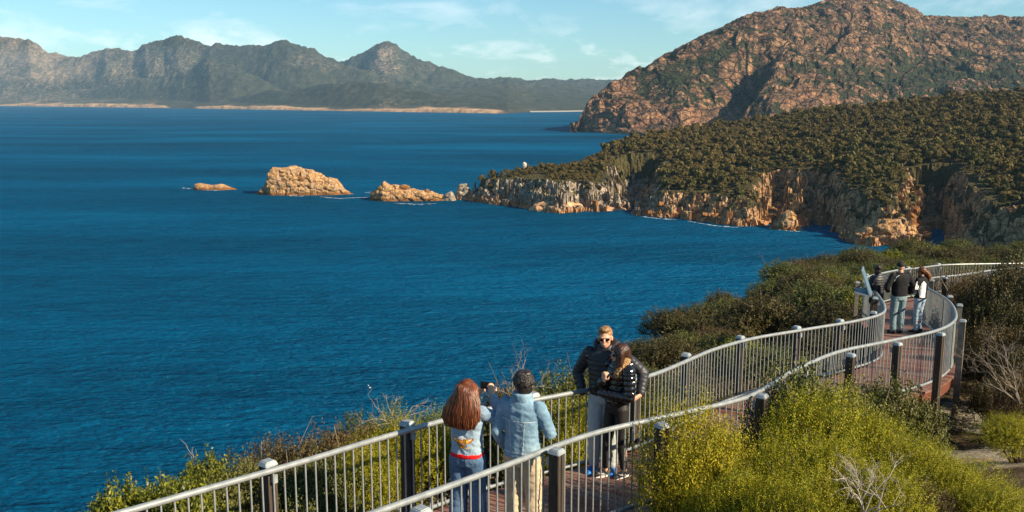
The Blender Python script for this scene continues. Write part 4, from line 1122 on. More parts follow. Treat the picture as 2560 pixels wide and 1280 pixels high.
# ================================================================== PEOPLE
from mathutils.bvhtree import BVHTree
def ring_faces(n_r, ns):
    F = [[i * ns + k, i * ns + (k + 1) % ns, (i + 1) * ns + (k + 1) % ns, (i + 1) * ns + k] for i in range(n_r - 1) for k in range(ns)]
    F.append(list(range(ns))[::-1]); F.append([(n_r - 1) * ns + k for k in range(ns)])
    return F
def limb(pts, rads, ns=14, flat=1.0, side=None):
    """closed tapering limb with rounded ends; flat squashes it across `side`"""
    pts = [np.array(p, float) for p in pts]; rads = list(rads)
    # smooth the joint line a little
    P, Rr = [pts[0]], [rads[0]]
    for i in range(len(pts) - 1):
        for t in (.25, .5, .75, 1.0):
            P.append(pts[i] * (1 - t) + pts[i + 1] * t); Rr.append(rads[i] * (1 - t) + rads[i + 1] * t)
    d0 = P[0] - P[1]; d0 /= np.linalg.norm(d0); d1 = P[-1] - P[-2]; d1 /= np.linalg.norm(d1)
    P = [P[0] + d0 * Rr[0] * .95, P[0] + d0 * Rr[0] * .6] + P + [P[-1] + d1 * Rr[-1] * .6, P[-1] + d1 * Rr[-1] * .95]
    Rr = [Rr[0] * .25, Rr[0] * .78] + Rr + [Rr[-1] * .78, Rr[-1] * .25]
    V = []; n_ = len(P)
    ref = np.array(side if side is not None else (0.13, 1.0, 0.2), float)
    for i in range(n_):
        d = P[min(i + 1, n_ - 1)] - P[max(i - 1, 0)]; d /= np.linalg.norm(d)
        a = ref if abs(d @ ref) / np.linalg.norm(ref) < .95 else np.array([1., 0, 0])
        x = np.cross(d, a); x /= np.linalg.norm(x); y = np.cross(d, x)
        for k in range(ns):
            th = 2 * math.pi * k / ns
            V.append(P[i] + (x * math.cos(th) + y * math.sin(th) * flat) * Rr[i])
    return V, ring_faces(n_, ns)
def stack(rings, ns=24):
    """closed body of level rings: (x, y, z, half width, half depth)"""
    V = []; R2 = []
    for i in range(len(rings) - 1):
        a, b = np.array(rings[i], float), np.array(rings[i + 1], float)
        for t in (0, .34, .67): R2.append(a * (1 - t) + b * t)
    R2.append(np.array(rings[-1], float))
    for x, y, z, rx, ry in R2:
        for k in range(ns):
            th = 2 * math.pi * k / ns; c, s = math.cos(th), math.sin(th)
            V.append((x + rx * math.copysign(abs(c) ** .85, c), y + ry * math.copysign(abs(s) ** .85, s), z))
    return V, ring_faces(len(R2), ns)
def ball(c, r, ns=16, nr=12):
    rings = []
    c = np.array(c, float); r = np.array(r if hasattr(r, '__len__') else (r, r, r), float); V = []
    for i in range(nr + 1):
        ph = -math.pi / 2 + math.pi * (i + .02) / (nr + .04)
        for k in range(ns):
            th = 2 * math.pi * k / ns
            V.append((c[0] + r[0] * math.cos(ph) * math.cos(th), c[1] + r[1] * math.cos(ph) * math.sin(th), c[2] + r[2] * math.sin(ph)))
    return V, ring_faces(nr + 1, ns)
def xform(part, M4):
    return [tuple(M4 @ Vector(v)) for v in part[0]], part[1]
def solid(name, parts, mat, voxel, parent=None, disp=None, smooth=3, keep=None):
    V, F, o_ = [], [], 0
    for v_, f_ in parts:
        V += [tuple(map(float, q_)) for q_ in v_]; F += [[a + o_ for a in q_] for q_ in f_]; o_ += len(v_)
    me = bpy.data.meshes.new(name + '_raw'); me.from_pydata(V, [], F)
    ob = bpy.data.objects.new(name + '_raw', me); COL.objects.link(ob)
    md = ob.modifiers.new('r', 'REMESH'); md.mode = 'VOXEL'; md.voxel_size = voxel; md.use_smooth_shade = True
    if smooth:
        sm = ob.modifiers.new('s', 'SMOOTH'); sm.factor = .5; sm.iterations = smooth
    dg = bpy.context.evaluated_depsgraph_get()
    out = bpy.data.meshes.new_from_object(ob.evaluated_get(dg)); out.name = name
    bpy.data.objects.remove(ob); bpy.data.meshes.remove(me)
    n_ = len(out.vertices); co = np.zeros(n_ * 3); out.vertices.foreach_get('co', co); co = co.reshape(-1, 3)
    if keep is not None:                                   # trim to what the garment covers
        bm = bmesh.new(); bm.from_mesh(out); bm.verts.ensure_lookup_table()
        bmesh.ops.delete(bm, geom=[v for v in bm.verts if not keep(v.co)], context='VERTS'); bm.to_mesh(out); bm.free()
        n_ = len(out.vertices); co = np.zeros(n_ * 3); out.vertices.foreach_get('co', co); co = co.reshape(-1, 3)
    if disp is not None:
        nn_ = np.zeros(n_ * 3); out.vertices.foreach_get('normal', nn_); nn_ = nn_.reshape(-1, 3)
        co = co + nn_ * np.asarray(disp(co)).reshape(-1, 1); out.vertices.foreach_set('co', co.ravel()); out.update()
    for q_ in out.polygons: q_.use_smooth = True
    return link(name, out, mat, parent)
def quilt(arms, p=.062, a=.011):
    """stitched rows: level round the trunk, ringed along the sleeves"""
    def f(co):
        best = np.full(len(co), 9.0); s_ = co[:, 2].copy()
        for A, B, C in arms:
            L0 = 0
            for q0, q1 in ((A, B), (B, C)):
                q0, q1 = np.array(q0, float), np.array(q1, float); ab = q1 - q0; L = np.linalg.norm(ab)
                t = ((co - q0) @ ab) / L ** 2; tc_ = np.clip(t, 0, 1); d = np.linalg.norm(co - q0 - tc_[:, None] * ab, axis=1)
                m_ = (d < best) & (d < .085) & (t > .12 - L0)
                s_ = np.where(m_, L0 + t * L, s_); best = np.where(m_, d, best); L0 += L
        w = np.abs(np.sin(math.pi * s_ / p)) ** .55
        return (w - .7) * a + fbm(co * 22, 2, 5) * .006
    return f
def wrinkle(a=.006, sc=(14, 14, 20), seed=3):
    return lambda co: fbm(co * np.array(sc), 3, seed, .55, True) * a
def hand(w, d, n, s=1.0, curl=.5, thumb=1):
    """palm with four fingers and a thumb; d points along the hand, n out of the palm"""
    w, d, n = (np.array(q_, float) for q_ in (w, d, n)); d /= np.linalg.norm(d); n -= d * (n @ d); n /= np.linalg.norm(n); x = np.cross(d, n) * thumb
    parts = [limb([w - d * .02, w + d * .035, w + d * .085], [.026 * s, .036 * s, .040 * s], 12, .55, n)]
    for k, (off, L) in enumerate(((.030, .074), (.010, .083), (-.010, .077), (-.029, .060))):
        p0 = w + d * .075 * s + x * off * s; c1 = d * math.cos(curl * .6) + n * math.sin(curl * .6); c2 = d * math.cos(curl * 1.5) + n * math.sin(curl * 1.5); c3 = d * math.cos(curl * 2.3) + n * math.sin(curl * 2.3)
        p1 = p0 + c1 * L * .48 * s; p2 = p1 + c2 * L * .32 * s; p3 = p2 + c3 * L * .24 * s
        parts.append(limb([p0, p1, p2, p3], [.0100 * s, .0092 * s, .0085 * s, .0072 * s], 8))
    t0 = w + d * .022 * s + x * .028 * s; t1 = t0 + (x * .75 + d * .55 + n * .25) * .040 * s; t2 = t1 + (x * .15 + d * .85 + n * .45) * .034 * s
    parts.append(limb([t0, t1, t2], [.0135 * s, .0112 * s, .0088 * s], 8))
    return parts
def head_parts(c, yaw=0, tilt=0, s=1.0):
    """skull, jaw, brow, nose, lips, ears; faces +Y before turning"""
    P = [ball((0, -.012, .022), (.077, .094, .098)), ball((0, .018, -.052), (.058, .068, .062)), ball((0, .062, -.085), (.030, .026, .026)), ball((0, .078, .012), (.052, .018, .016)),
         limb([(0, .088, .008), (0, .104, -.026)], [.010, .014], 10), ball((.035, .062, -.030), (.026, .022, .022)), ball((-.035, .062, -.030), (.026, .022, .022)), ball((0, .083, -.060), (.024, .010, .007)), ball((0, .080, -.072), (.020, .010, .007)),
         ball((.078, -.008, -.012), (.012, .022, .032)), ball((-.078, -.008, -.012), (.012, .022, .032))]
    M4 = Matrix.Translation(c) @ Matrix.Rotation(yaw, 4, 'Z') @ Matrix.Rotation(tilt, 4, 'Y') @ Matrix.Scale(s, 4)
    return [xform(p, M4) for p in P], M4
SKIN = {}
def skin(key, col):
    if key not in SKIN:
        m = M('skin_' + key, .5, .3); m.base(m.ramp(m.noise(9, 3), [(.3, tuple(c * .9 for c in col)), (.7, tuple(min(1, c * 1.08) for c in col))])); m.b.inputs['Subsurface Weight'].default_value = .12; m.b.inputs['Subsurface Radius'].default_value = (.02, .008, .004); SKIN[key] = m.m
    return SKIN[key]
def cloth(name, col, rough=.85, var=.2, vs=12, spec=.2):
    return plain(name, col, rough, spec, 0, var, vs)
def denim(name, lo, hi):
    m = M(name, .85, .2)
    c = m.ramp(m.noise(5.5, 5, .65), [(.32, lo), (.68, hi)])
    c = m.mix(m.ramp(m.noise(90, 2, .5, m.mapped((1, 1, .25))), [(.4, .22), (.6, 0.0)]), c, tuple(x * .6 for x in lo))
    m.base(c); m.bump(m.noise(22, 4, .6), .35, .01); return m.m
def hair_mat(name, lo, hi, sc=(70, 70, 4), rough=.38):
    m = M(name, rough, .45)
    m.base(m.ramp(m.noise(1.0, 4, .6, m.mapped(sc), .5), [(.30, lo), (.70, hi)])); m.bump(m.noise(1.4, 3, .6, m.mapped(sc)), .6, .01); return m.m
def shoe(p, yaw, s, mat, parent, sole_mat, name='shoe'):
    """trainer with a sole of its own; p is the ankle's foot on the deck"""
    o = solid(name, [limb([(0, -.055, .05), (0, .03, .052), (0, .13, .040), (0, .175, .030)], [.040, .043, .042, .030], 14, .82, (0, 0, 1)), stack([(0, -.045, .05, .042, .05), (0, -.045, .10, .038, .045)], 14)], mat, .009 * s, None, None, 2)
    o.parent = parent; o.location = p; o.rotation_euler = (0, 0, yaw); o.scale = (s, s, s)
    sv = []
    for z in (0.0, .024):
        for k in range(20):
            th = 2 * math.pi * k / 20; y = math.sin(th); sv.append((.045 * math.cos(th) * (1.0 if y > 0 else .9), .055 + y * .148, z))
    me = bpy.data.meshes.new('sole'); me.from_pydata(sv, [], ring_faces(2, 20)); link('sole', me, sole_mat, o); return o
def person(label, x, y, th, H, skin_m, *, head=(0, 0), lean=0.0, hands_=((.25, .05, .88), (-.25, .05, .88)), elbows=((.30, -.05, 1.14), (-.30, -.05, 1.14)), feet=((.10, .02), (-.10, 0)), top=None, top_rings=None, arm_r=.056, top_disp=None, hem=.90,
           legs=None, leg_r=(.095, .075, .062), leg_disp=None, leg_end=.09, shoes=None, sole=None, palms=((-1, .2, 0), (1, .2, 0)), curls=(.5, .5), hdirs=None, top_name='jacket', leg_name='trousers', wom=False, hide_hand=(False, False), voxel=.010, shx=None, bare=False):
    k = H / 1.75; root = empty('person', (x, y, float(deck_z(y)) + .001), R_(th)); tag(root, label, 'person')
    S3 = lambda p: np.array(p, float) * k
    shx = shx or (.165 if wom else .19)
    lx = lean
    sh = [S3((shx + lx, 0, 1.435)), S3((-shx + lx, 0, 1.435))]
    el = [S3(e) for e in elbows]; hd = [S3(h) for h in hands_]
    hip = [S3((.09, 0, .93)), S3((-.09, 0, .93))]; an = [S3((f[0], f[1], .085)) for f in feet]
    kn = [(hip[i] + an[i]) / 2 + S3((0, .03, .02)) for i in (0, 1)]
    hc = S3((lx * 1.2, .025, 1.625))
    hp, HM = head_parts(hc, R_(head[0]), R_(head[1]), k)
    tr = [(0, 0, .87, .15, .11), (0, 0, .96, .155, .11), (lx * .3, 0, 1.08, .128, .095), (lx * .6, .005, 1.22, .138, .105), (lx * .9, 0, 1.35, .155, .11), (lx, -.005, 1.43, .135, .09), (lx, -.003, 1.475, .065, .06), (lx * 1.1, .004, 1.55, .052, .055)]
    body = [stack([tuple(q_ * k for q_ in t_) for t_ in tr])] + hp + [limb([S3((lx, 0, 1.46)), hc], [.052 * k, .05 * k])]
    for i in (0, 1):
        body.append(limb([sh[i], el[i], hd[i]], [.048 * k, .040 * k, .026 * k]))
        body.append(limb([hip[i], kn[i], kn[i] * .55 + an[i] * .45 + S3((0, -.012, 0)), an[i]], [.085 * k, .056 * k, .054 * k, .036 * k]))
        body.append(limb([an[i] + S3((0, -.03, -.03)), an[i] + S3((0, .11, -.055))], [.035 * k, .026 * k]))
        if not hide_hand[i]:
            d = hdirs[i] if hdirs and hdirs[i] is not None else hd[i] - el[i]
            body += hand(hd[i], d, palms[i], .98 * k, curls[i], -1 if i == 0 else 1)
    bo = solid('body', body, skin_m, .0075 if voxel < .011 else .0095, root, None, 2)
    # garment for the trunk and sleeves
    R3 = [tuple(q_ * k for q_ in t_) for t_ in (top_rings or [(0, 0, hem, .172, .128), (0, 0, hem + .08, .165, .125), (lx * .5, 0, 1.14, .160, .122), (lx * .8, 0, 1.28, .175, .130), (lx, -.004, 1.38, .185, .125), (lx, -.008, 1.44, .155, .10), (lx, -.006, 1.49, .085, .078), (lx, -.002, 1.515, .072, .07)])]
    arms = [(sh[0], el[0], hd[0]), (sh[1], el[1], hd[1])]
    tp = [stack(R3)]
    for i in (0, 1):
        e_ = hd[i] + (el[i] - hd[i]) / np.linalg.norm(el[i] - hd[i]) * .035 * k
        tp.append(limb([sh[i] + S3((0, 0, -.012)), sh[i] * .5 + el[i] * .5, el[i], el[i] * .45 + e_ * .55, e_], [(arm_r + .016) * k, (arm_r + .006) * k, arm_r * k, (arm_r - .006) * k, (arm_r - .014) * k]))
    tdisp = top_disp(arms) if top_disp == quilt else top_disp
    to = solid(top_name, tp, top, .011 * k if voxel < .011 else .014, root, tdisp, 3)
    # trousers
    lp = [stack([tuple(q_ * k for q_ in t_) for t_ in [(0, 0, .84, .155, .112), (0, 0, .92, .166, .125), (0, 0, 1.0, .150, .112), (0, 0, 1.05, .136, .10)]])]
    for i in (0, 1):
        e_ = an[i] + (kn[i] - an[i]) * max(0, (leg_end - .085)) / .40
        e_[2] = max(e_[2], leg_end * k)
        mid = kn[i] * .5 + e_ * .5
        lp.append(limb([hip[i] + S3((0, 0, -.02)), hip[i] * .5 + kn[i] * .5, kn[i], mid, e_] if leg_end < .4 else [hip[i] + S3((0, 0, -.02)), hip[i] * .4 + e_ * .6, e_], [leg_r[0] * k, (leg_r[0] * .55 + leg_r[1] * .45) * k, leg_r[1] * k, (leg_r[1] + leg_r[2]) / 2 * k, leg_r[2] * k] if leg_end < .4 else [leg_r[0] * k, leg_r[0] * .95 * k, leg_r[1] * k]))
    lo = solid(leg_name, lp, legs, .011 * k if voxel < .011 else .014, root, leg_disp, 2)
    for i in (0, 1):
        shoe((an[i][0], an[i][1], 0), R_(-8 if i == 0 else 8), k, shoes, root, sole)
    return root, bo, to, lo, HM, k
def surf(ob):
    me = ob.data; return BVHTree.FromPolygons([v.co for v in me.vertices], [list(q_.vertices) for q_ in me.polygons])
def on_surface(tree, p, d, off):
    h = tree.ray_cast(Vector(p), Vector(d)); return (h[0] - Vector(d) * off) if h[0] is not None else None
def applique(name, polys, org, ex, ez, d, tree, parent, step=.003, off=.004):
    """embroidered patch laid on cloth: polys = [(outline, material)], later ones on top"""
    pts = np.array([q_ for pl_, _ in polys for q_ in pl_]); lo, hi = pts.min(0), pts.max(0)
    xs_ = np.arange(lo[0], hi[0] + step, step); zs_ = np.arange(lo[1], hi[1] + step, step)
    def inside(pl_, x, z):
        c = False; n_ = len(pl_)
        for i in range(n_):
            a, b = pl_[i], pl_[(i + 1) % n_]
            if (a[1] > z) != (b[1] > z) and x < (b[0] - a[0]) * (z - a[1]) / (b[1] - a[1]) + a[0]: c = not c
        return c
    bm = bmesh.new(); cache = {}
    def vert(i, j):
        if (i, j) not in cache:
            p = Vector(org) + Vector(ex) * xs_[i] + Vector(ez) * zs_[j] - Vector(d) * .3
            q_ = on_surface(tree, p, d, off); cache[(i, j)] = bm.verts.new(q_) if q_ is not None else None
        return cache[(i, j)]
    mats = []
    for _, m_ in polys:
        if m_ not in mats: mats.append(m_)
    for i in range(len(xs_) - 1):
        for j in range(len(zs_) - 1):
            mi = None
            for pl_, m_ in polys:
                if inside(pl_, xs_[i] + step / 2, zs_[j] + step / 2): mi = mats.index(m_)
            if mi is None: continue
            vs = [vert(i, j), vert(i + 1, j), vert(i + 1, j + 1), vert(i, j + 1)]
            if None in vs: continue
            f = bm.faces.new(vs); f.material_index = mi
    me = bpy.data.meshes.new(name); bm.to_mesh(me); bm.free()
    o = link(name, me, None, parent)
    for m_ in mats: me.materials.append(m_)
    return o
def lettering(name, text, size, org, ex, ez, d, tree, parent, mat, off=.0065):
    cu = bpy.data.curves.new(name + '_t', 'FONT'); cu.body = text; cu.size = size; cu.align_x = 'CENTER'
    ob = bpy.data.objects.new(name + '_t', cu); COL.objects.link(ob)
    me = bpy.data.meshes.new_from_object(ob.evaluated_get(bpy.context.evaluated_depsgraph_get())); bpy.data.objects.remove(ob)
    for v in me.vertices:
        p = Vector(org) + Vector(ex) * v.co.x + Vector(ez) * v.co.y - Vector(d) * .3
        q_ = on_surface(tree, p, d, off)
        v.co = q_ if q_ is not None else p
    me.name = name; return link(name, me, mat, parent)
WHITE = cloth('white_thread', (.80, .80, .78)); ORANGE = cloth('orange_thread', (.72, .27, .03)); BLACKT = cloth('black_thread', (.02, .02, .02)); BROWNT = cloth('brown_thread', (.25, .09, .03)); YELT = cloth('yellow_thread', (.75, .50, .06))
RED = cloth('red_cloth', (.66, .012, .012), .8, .1); BLACK_CLOTH = cloth('black_cloth', (.014, .014, .016), .8, .3); SOLE_W = plain('white_sole', (.78, .77, .74), .7); SOLE_D = plain('dark_sole', (.03, .03, .03), .8)
BLK_SHOE = plain('black_shoe', (.018, .018, .02), .6, .3, 0, .3, 25)
GLASS_D = plain('dark_lens', (.006, .006, .007), .08, .6); FRAME_D = plain('black_frame', (.01, .01, .01), .35, .5)
LIP = plain('lips', (.42, .12, .09), .5); TEETH = plain('teeth', (.82, .80, .74), .35, .4)
def sunglasses(parent, HM, big=1.0):
    parts = []
    root = None
    for sx in (-1, 1):
        m_ = HM @ Matrix.Translation((sx * .034, .088, -.004)) @ Matrix.Rotation(R_(-sx * 8), 4, 'Z') @ Matrix.Diagonal((.030 * big, .006, .021 * big, 1))
        o = solid('lens', [xform(ball((0, 0, 0), 1), m_)], GLASS_D, .004, None, None, 0)
        if root is None:
            fr = [limb([HM @ Vector((-.066, .074, .008)), HM @ Vector((-.03, .095, .012)), HM @ Vector((.03, .095, .012)), HM @ Vector((.066, .074, .008))], [.0045] * 4, 8)] + [limb([HM @ Vector((s2 * .066, .074, .008)), HM @ Vector((s2 * .082, -.01, .010))], [.004, .003], 8) for s2 in (-1, 1)]
            root = solid('sunglasses', fr, FRAME_D, .004, parent, None, 0)
        o.parent = root
    return root
def mouth(parent, HM, smile=True):
    o = solid('mouth', [xform(limb([(-.024, .076, -.058), (-.012, .088, -.066), (.012, .088, -.066), (.024, .076, -.058)], [.004, .007, .007, .004], 8), HM)], LIP, .004, parent, None, 0)
    if smile: solid('teeth', [xform(limb([(-.016, .088, -.0625), (0, .095, -.066), (.016, .088, -.0625)], [.003, .0045, .003], 8), HM)], TEETH, .003, o, None, 0)
def strands(co, a=.008, f=(75, 75, 6), seed=4): return fbm(co * np.array(f), 3, seed, .6, True) * a

def tresses(name, hair_ob, paths, mat, r0=.006):
    """loose locks laid over the mass of the hair, part of the same head of hair"""
    parts = []
    for P_ in paths:
        P_ = np.array(P_, float); parts.append(tube_np(P_, r0 * np.concatenate([[.7], np.ones(len(P_) - 2), [.2]]), 5))
    v_, f_ = join_np(parts); return link(name, mesh_np(name, v_, f_), mat, hair_ob)
# ---- woman taking a photo, red-brown hair, denim jacket with an embroidered eagle
DEN_L = denim('pale_denim', (.17, .255, .34), (.36, .47, .56)); DEN_D = denim('blue_denim', (.045, .095, .18), (.12, .21, .33)); DEN_M = denim('washed_denim', (.115, .215, .315), (.27, .40, .48))
ro, bo, to, lo, HM, k = person('woman with long red brown hair in a pale denim jacket raising a phone', -.44, 8.58, -22, 1.64, skin('fair', (.62, .36, .24)), hands_=((.20, .20, 1.555), (-.02, .27, 1.50)), elbows=((.355, .10, 1.31), (-.24, .20, 1.24)), feet=((.11, .02), (-.12, -.02)),
    top=DEN_L, top_rings=[(0, 0, .965, .172, .126), (0, 0, 1.06, .160, .122), (0, 0, 1.2, .165, .125), (0, 0, 1.32, .182, .128), (0, -.004, 1.40, .178, .118), (0, -.008, 1.45, .145, .098), (0, -.006, 1.49, .085, .078)], arm_r=.056, top_disp=wrinkle(.010, (13, 13, 22)), legs=DEN_D, leg_r=(.108, .090, .105), leg_disp=wrinkle(.008, (10, 10, 16), 8), leg_end=.055, shoes=BLK_SHOE, sole=SOLE_W, wom=True, palms=((-.6, .7, 0), (.3, .9, 0)), curls=(.95, .9), hdirs=((-.28, .3, .9), None))
h1 = solid('hair', [xform(ball((0, -.018, .026), (.096, .108, .104)), HM), stack([tuple(q_ * k for q_ in t_) for t_ in [(0, -.030, 1.66, .10, .095), (-.005, -.05, 1.56, .145, .09), (-.015, -.08, 1.46, .185, .08), (-.02, -.105, 1.36, .198, .066), (-.012, -.122, 1.31, .165, .045), (-.005, -.128, 1.28, .115, .028), (.005, -.13, 1.265, .06, .015)]]),
    limb([HM @ Vector((-.075, 0, .04)), HM @ Vector((-.125, -.03, -.12)), HM @ Vector((-.155, -.06, -.28))], [.05, .042, .02]), limb([HM @ Vector((.07, 0, .04)), HM @ Vector((.115, -.05, -.14)), HM @ Vector((.125, -.085, -.34))], [.045, .04, .02])],
    hair_mat('red_brown_hair', (.035, .009, .004), (.20, .056, .014)), .009, ro, lambda co: strands(co, .010, (85, 60, 3.5)))
r = np.random.default_rng(31); paths = []
cc = np.array(HM.translation) / k
for i in range(340):
    th = r.uniform(-1.75, 1.75); x0, y0 = math.sin(th), -math.cos(th); e_ = r.uniform(1.20, 1.34) if abs(th) < 1.1 else r.uniform(1.28, 1.42); P_ = []; o_ = r.uniform(.0, .012); wv = r.uniform(0, 6.28)
    for z, rx, ry, yc, xc in ((1.735, .035, .04, .0, 0), (1.70, .088, .095, -.005, 0), (1.64, .107, .112, -.015, 0), (1.56, .148, .095, -.05, -.005), (1.46, .188, .084, -.08, -.015), (1.36, .200, .070, -.105, -.02), (1.28, .185, .056, -.122, -.012), (1.2, .15, .04, -.13, -.005), (1.12, .13, .03, -.135, 0)):
        if z < e_: break
        q_ = 1.0 + o_ * 8
        P_.append(((xc + x0 * rx * q_ + .011 * math.sin(wv + z * 26)) * k, (yc + y0 * ry * q_) * k, z * k))
    paths.append(P_)
m = M('red_brown_locks', .36, .5); m.base(m.ramp(m.island(), [(0.0, (.045, .011, .004)), (.6, (.13, .034, .009)), (1.0, (.27, .085, .02))])); tresses('locks', h1, paths, m.m, .0048)
solid('belt', [stack([(0, 0, .935 * k, .160 * k, .120 * k), (0, 0, .945 * k, .179 * k, .134 * k), (0, 0, .980 * k, .179 * k, .134 * k), (0, 0, .99 * k, .160 * k, .12 * k)])], RED, .008, ro, wrinkle(.003), 1)
solid('bracelet', [limb([np.array((.232, .178, 1.50)) * k, np.array((.222, .184, 1.522)) * k], [.040, .038])], plain('red_beads', (.45, .06, .05), .5, .4, 0, .5, 60), .006, ro, None, 1)
tr_ = surf(to)
def mir(p): return p + [(-x, z) for x, z in p[::-1]]
wing_l = [(-.004, .022), (-.03, .040), (-.065, .040), (-.10, .052), (-.106, .034), (-.094, .018), (-.074, .004), (-.05, -.010), (-.02, -.016), (0, -.018)]
org = (0, 0, 1.115 * k); D_ = (0, 1, 0); EX, EZ = (1, 0, 0), (0, 0, 1)
grow = lambda P_, g: [(x * g, z * g) for x, z in P_]
patch = applique('eagle_patch', [
    (grow(mir(wing_l), 1.10), BROWNT), (mir(wing_l), ORANGE), ([(-.088, .030), (-.03, .022), (-.05, .004)], YELT), ([(.088, .030), (.03, .022), (.05, .004)], YELT), ([(-.10, .046), (-.06, .030), (-.075, .020)], WHITE), ([(.10, .046), (.06, .030), (.075, .020)], WHITE),
    ([(-.056, .036), (-.03, .062), (-.008, .074), (.012, .073), (.034, .060), (.056, .036), (.03, .044), (.008, .030), (-.016, .034)], WHITE), ([(-.03, .040), (-.018, .050), (-.012, .040)], YELT),
    ([(-.05, .004), (.05, .004), (.052, -.022), (.034, -.034), (.026, -.05), (0, -.062), (-.026, -.05), (-.034, -.034), (-.052, -.022)], BLACKT), ([(-.046, .001), (.046, .001), (.047, -.019), (.030, -.031), (.022, -.046), (0, -.057), (-.022, -.046), (-.030, -.031), (-.047, -.019)], ORANGE), ([(-.053, -.003), (.053, -.003), (.053, -.019), (-.053, -.019)], BLACKT),
    ([(.034, -.056), (.056, -.044), (.082, -.036), (.080, -.046), (.058, -.054), (.038, -.066)], YELT)], org, EX, EZ, D_, tr_, to, .0026)
lettering('patch_lettering', 'HARLEY-DAVIDSON', .0135, (0, 0, 1.115 * k - .0155), EX, EZ, D_, tr_, patch, WHITE)
lettering('patch_lettering', 'CYCLES', .013, (0, 0, 1.115 * k - .034), EX, EZ, D_, tr_, patch, BLACKT)
seam_m = cloth('pale_stitching', (.55, .62, .66))
tl_ = surf(lo)
applique('back_pocket', [([(-.115, .0), (-.035, .0), (-.037, -.085), (-.075, -.11), (-.112, -.085)], DEN_M), ([(-.112, -.004), (-.038, -.004), (-.040, -.083), (-.075, -.106), (-.109, -.083)], DEN_D)], (0, 0, .965 * k), EX, EZ, D_, tl_, lo, .0035)
applique('back_pocket', [([(.115, .0), (.035, .0), (.037, -.085), (.075, -.11), (.112, -.085)], DEN_M), ([(.112, -.004), (.038, -.004), (.040, -.083), (.075, -.106), (.109, -.083)], DEN_D)], (0, 0, .965 * k), EX, EZ, D_, tl_, lo, .0035)
pm = Matrix.Translation((-.44, 8.58, float(deck_z(8.58)))) @ Matrix.Rotation(R_(-22), 4, 'Z')
ph = link('phone', bevel_me('phone', [box_np(-.075, .075, -.0045, .0045, -.037, .037)], .003), plain('black_phone', (.012, .012, .014), .25, .5))
ph.location = pm @ (Vector((.115, .275, 1.625)) * k); ph.rotation_euler = (0, 0, R_(-22)); tag(ph, 'black phone held up in front of the red haired woman', 'phone')
link('camera_lens', bevel_me('camera_lens', [box_np(.035, .065, .0045, .008, .004, .030)], .002), GLASS_D, ph)

# ---- man in the denim jacket
ro, bo, to, lo, HM, k = person('man with short black hair in a washed denim jacket and tan chinos', .10, 8.42, -26, 1.75, skin('tan', (.50, .28, .17)), head=(34, -4), hands_=((.10, .26, 1.17), (-.22, .07, .93)), elbows=((.275, .05, 1.16), (-.235, -.08, 1.15)), shx=.175, feet=((.10, .04), (-.11, -.02)),
    top=DEN_M, top_rings=[(0, 0, .93, .180, .130), (0, 0, 1.0, .172, .126), (0, 0, 1.14, .166, .124), (0, 0, 1.28, .178, .130), (0, -.004, 1.38, .184, .122), (0, -.010, 1.44, .155, .100), (0, -.006, 1.50, .090, .082), (0, -.002, 1.545, .080, .078)], arm_r=.053, top_disp=wrinkle(.010, (12, 12, 18), 6), legs=cloth('tan_chino', (.50, .40, .26), .85, .15), leg_r=(.098, .080, .068), leg_disp=wrinkle(.010, (11, 11, 18), 9), shoes=plain('brown_shoe', (.12, .06, .03), .6), sole=SOLE_W, palms=((-1, .2, 0), (1, 0, 0)), hide_hand=(False, True))
h2 = solid('hair', [xform(ball((0, -.022, .036), (.088, .102, .094)), HM), xform(ball((0, -.066, -.02), (.072, .052, .066)), HM), xform(ball((0, .035, .092), (.066, .062, .040)), HM), xform(ball((.03, -.02, .115), (.050, .07, .030)), HM)], hair_mat('black_hair', (.006, .005, .005), (.040, .032, .028), (40, 40, 14), .35), .008, ro, lambda co: strands(co, .007, (45, 45, 25), 8), 1)
r = np.random.default_rng(41); paths = []
for i in range(260):
    d = r.normal(size=3); d[2] = abs(d[2]) * .9 + .05; d[1] -= .25; d /= np.linalg.norm(d); b = Vector((d[0] * .084, -.018 + d[1] * .098, .035 + d[2] * .092)); t_ = Vector((r.normal() * .4 + .35, r.normal() * .4, -.25 + r.normal() * .3)); t_ -= Vector(d) * t_.dot(Vector(d)); t_ = t_.normalized()
    paths.append([HM @ b, HM @ (b + t_ * .018 + Vector(d) * .010), HM @ (b + t_ * .040 + Vector(d) * .006), HM @ (b + t_ * .058 - Vector(d) * .004)])
tresses('tufts', h2, paths, hair_mat('black_tufts', (.006, .005, .005), (.05, .04, .034)), .0075)
solid('collar', [stack([(0, -.012, 1.475 * k, .098 * k, .090 * k), (0, -.012, 1.50 * k, .096 * k, .090 * k), (0, -.016, 1.545 * k, .092 * k, .088 * k), (0, -.014, 1.56 * k, .082 * k, .08 * k)])], DEN_M, .009, to, wrinkle(.004), 1)
tj = surf(to)
S_ = lambda a, b, w=.004: [(a[0], a[1] - w), (b[0], b[1] - w), (b[0], b[1] + w), (a[0], a[1] + w)]
applique('seam', [(S_((-.17, 0), (.17, 0), .003), seam_m), ([(-.085, 0), (-.079, 0), (-.062, -.30), (-.068, -.30)], seam_m), ([(.085, 0), (.079, 0), (.062, -.30), (.068, -.30)], seam_m), (S_((-.17, -.315), (.17, -.315), .003), seam_m)], (0, 0, 1.305 * k), EX, EZ, D_, tj, to, .003, .003)

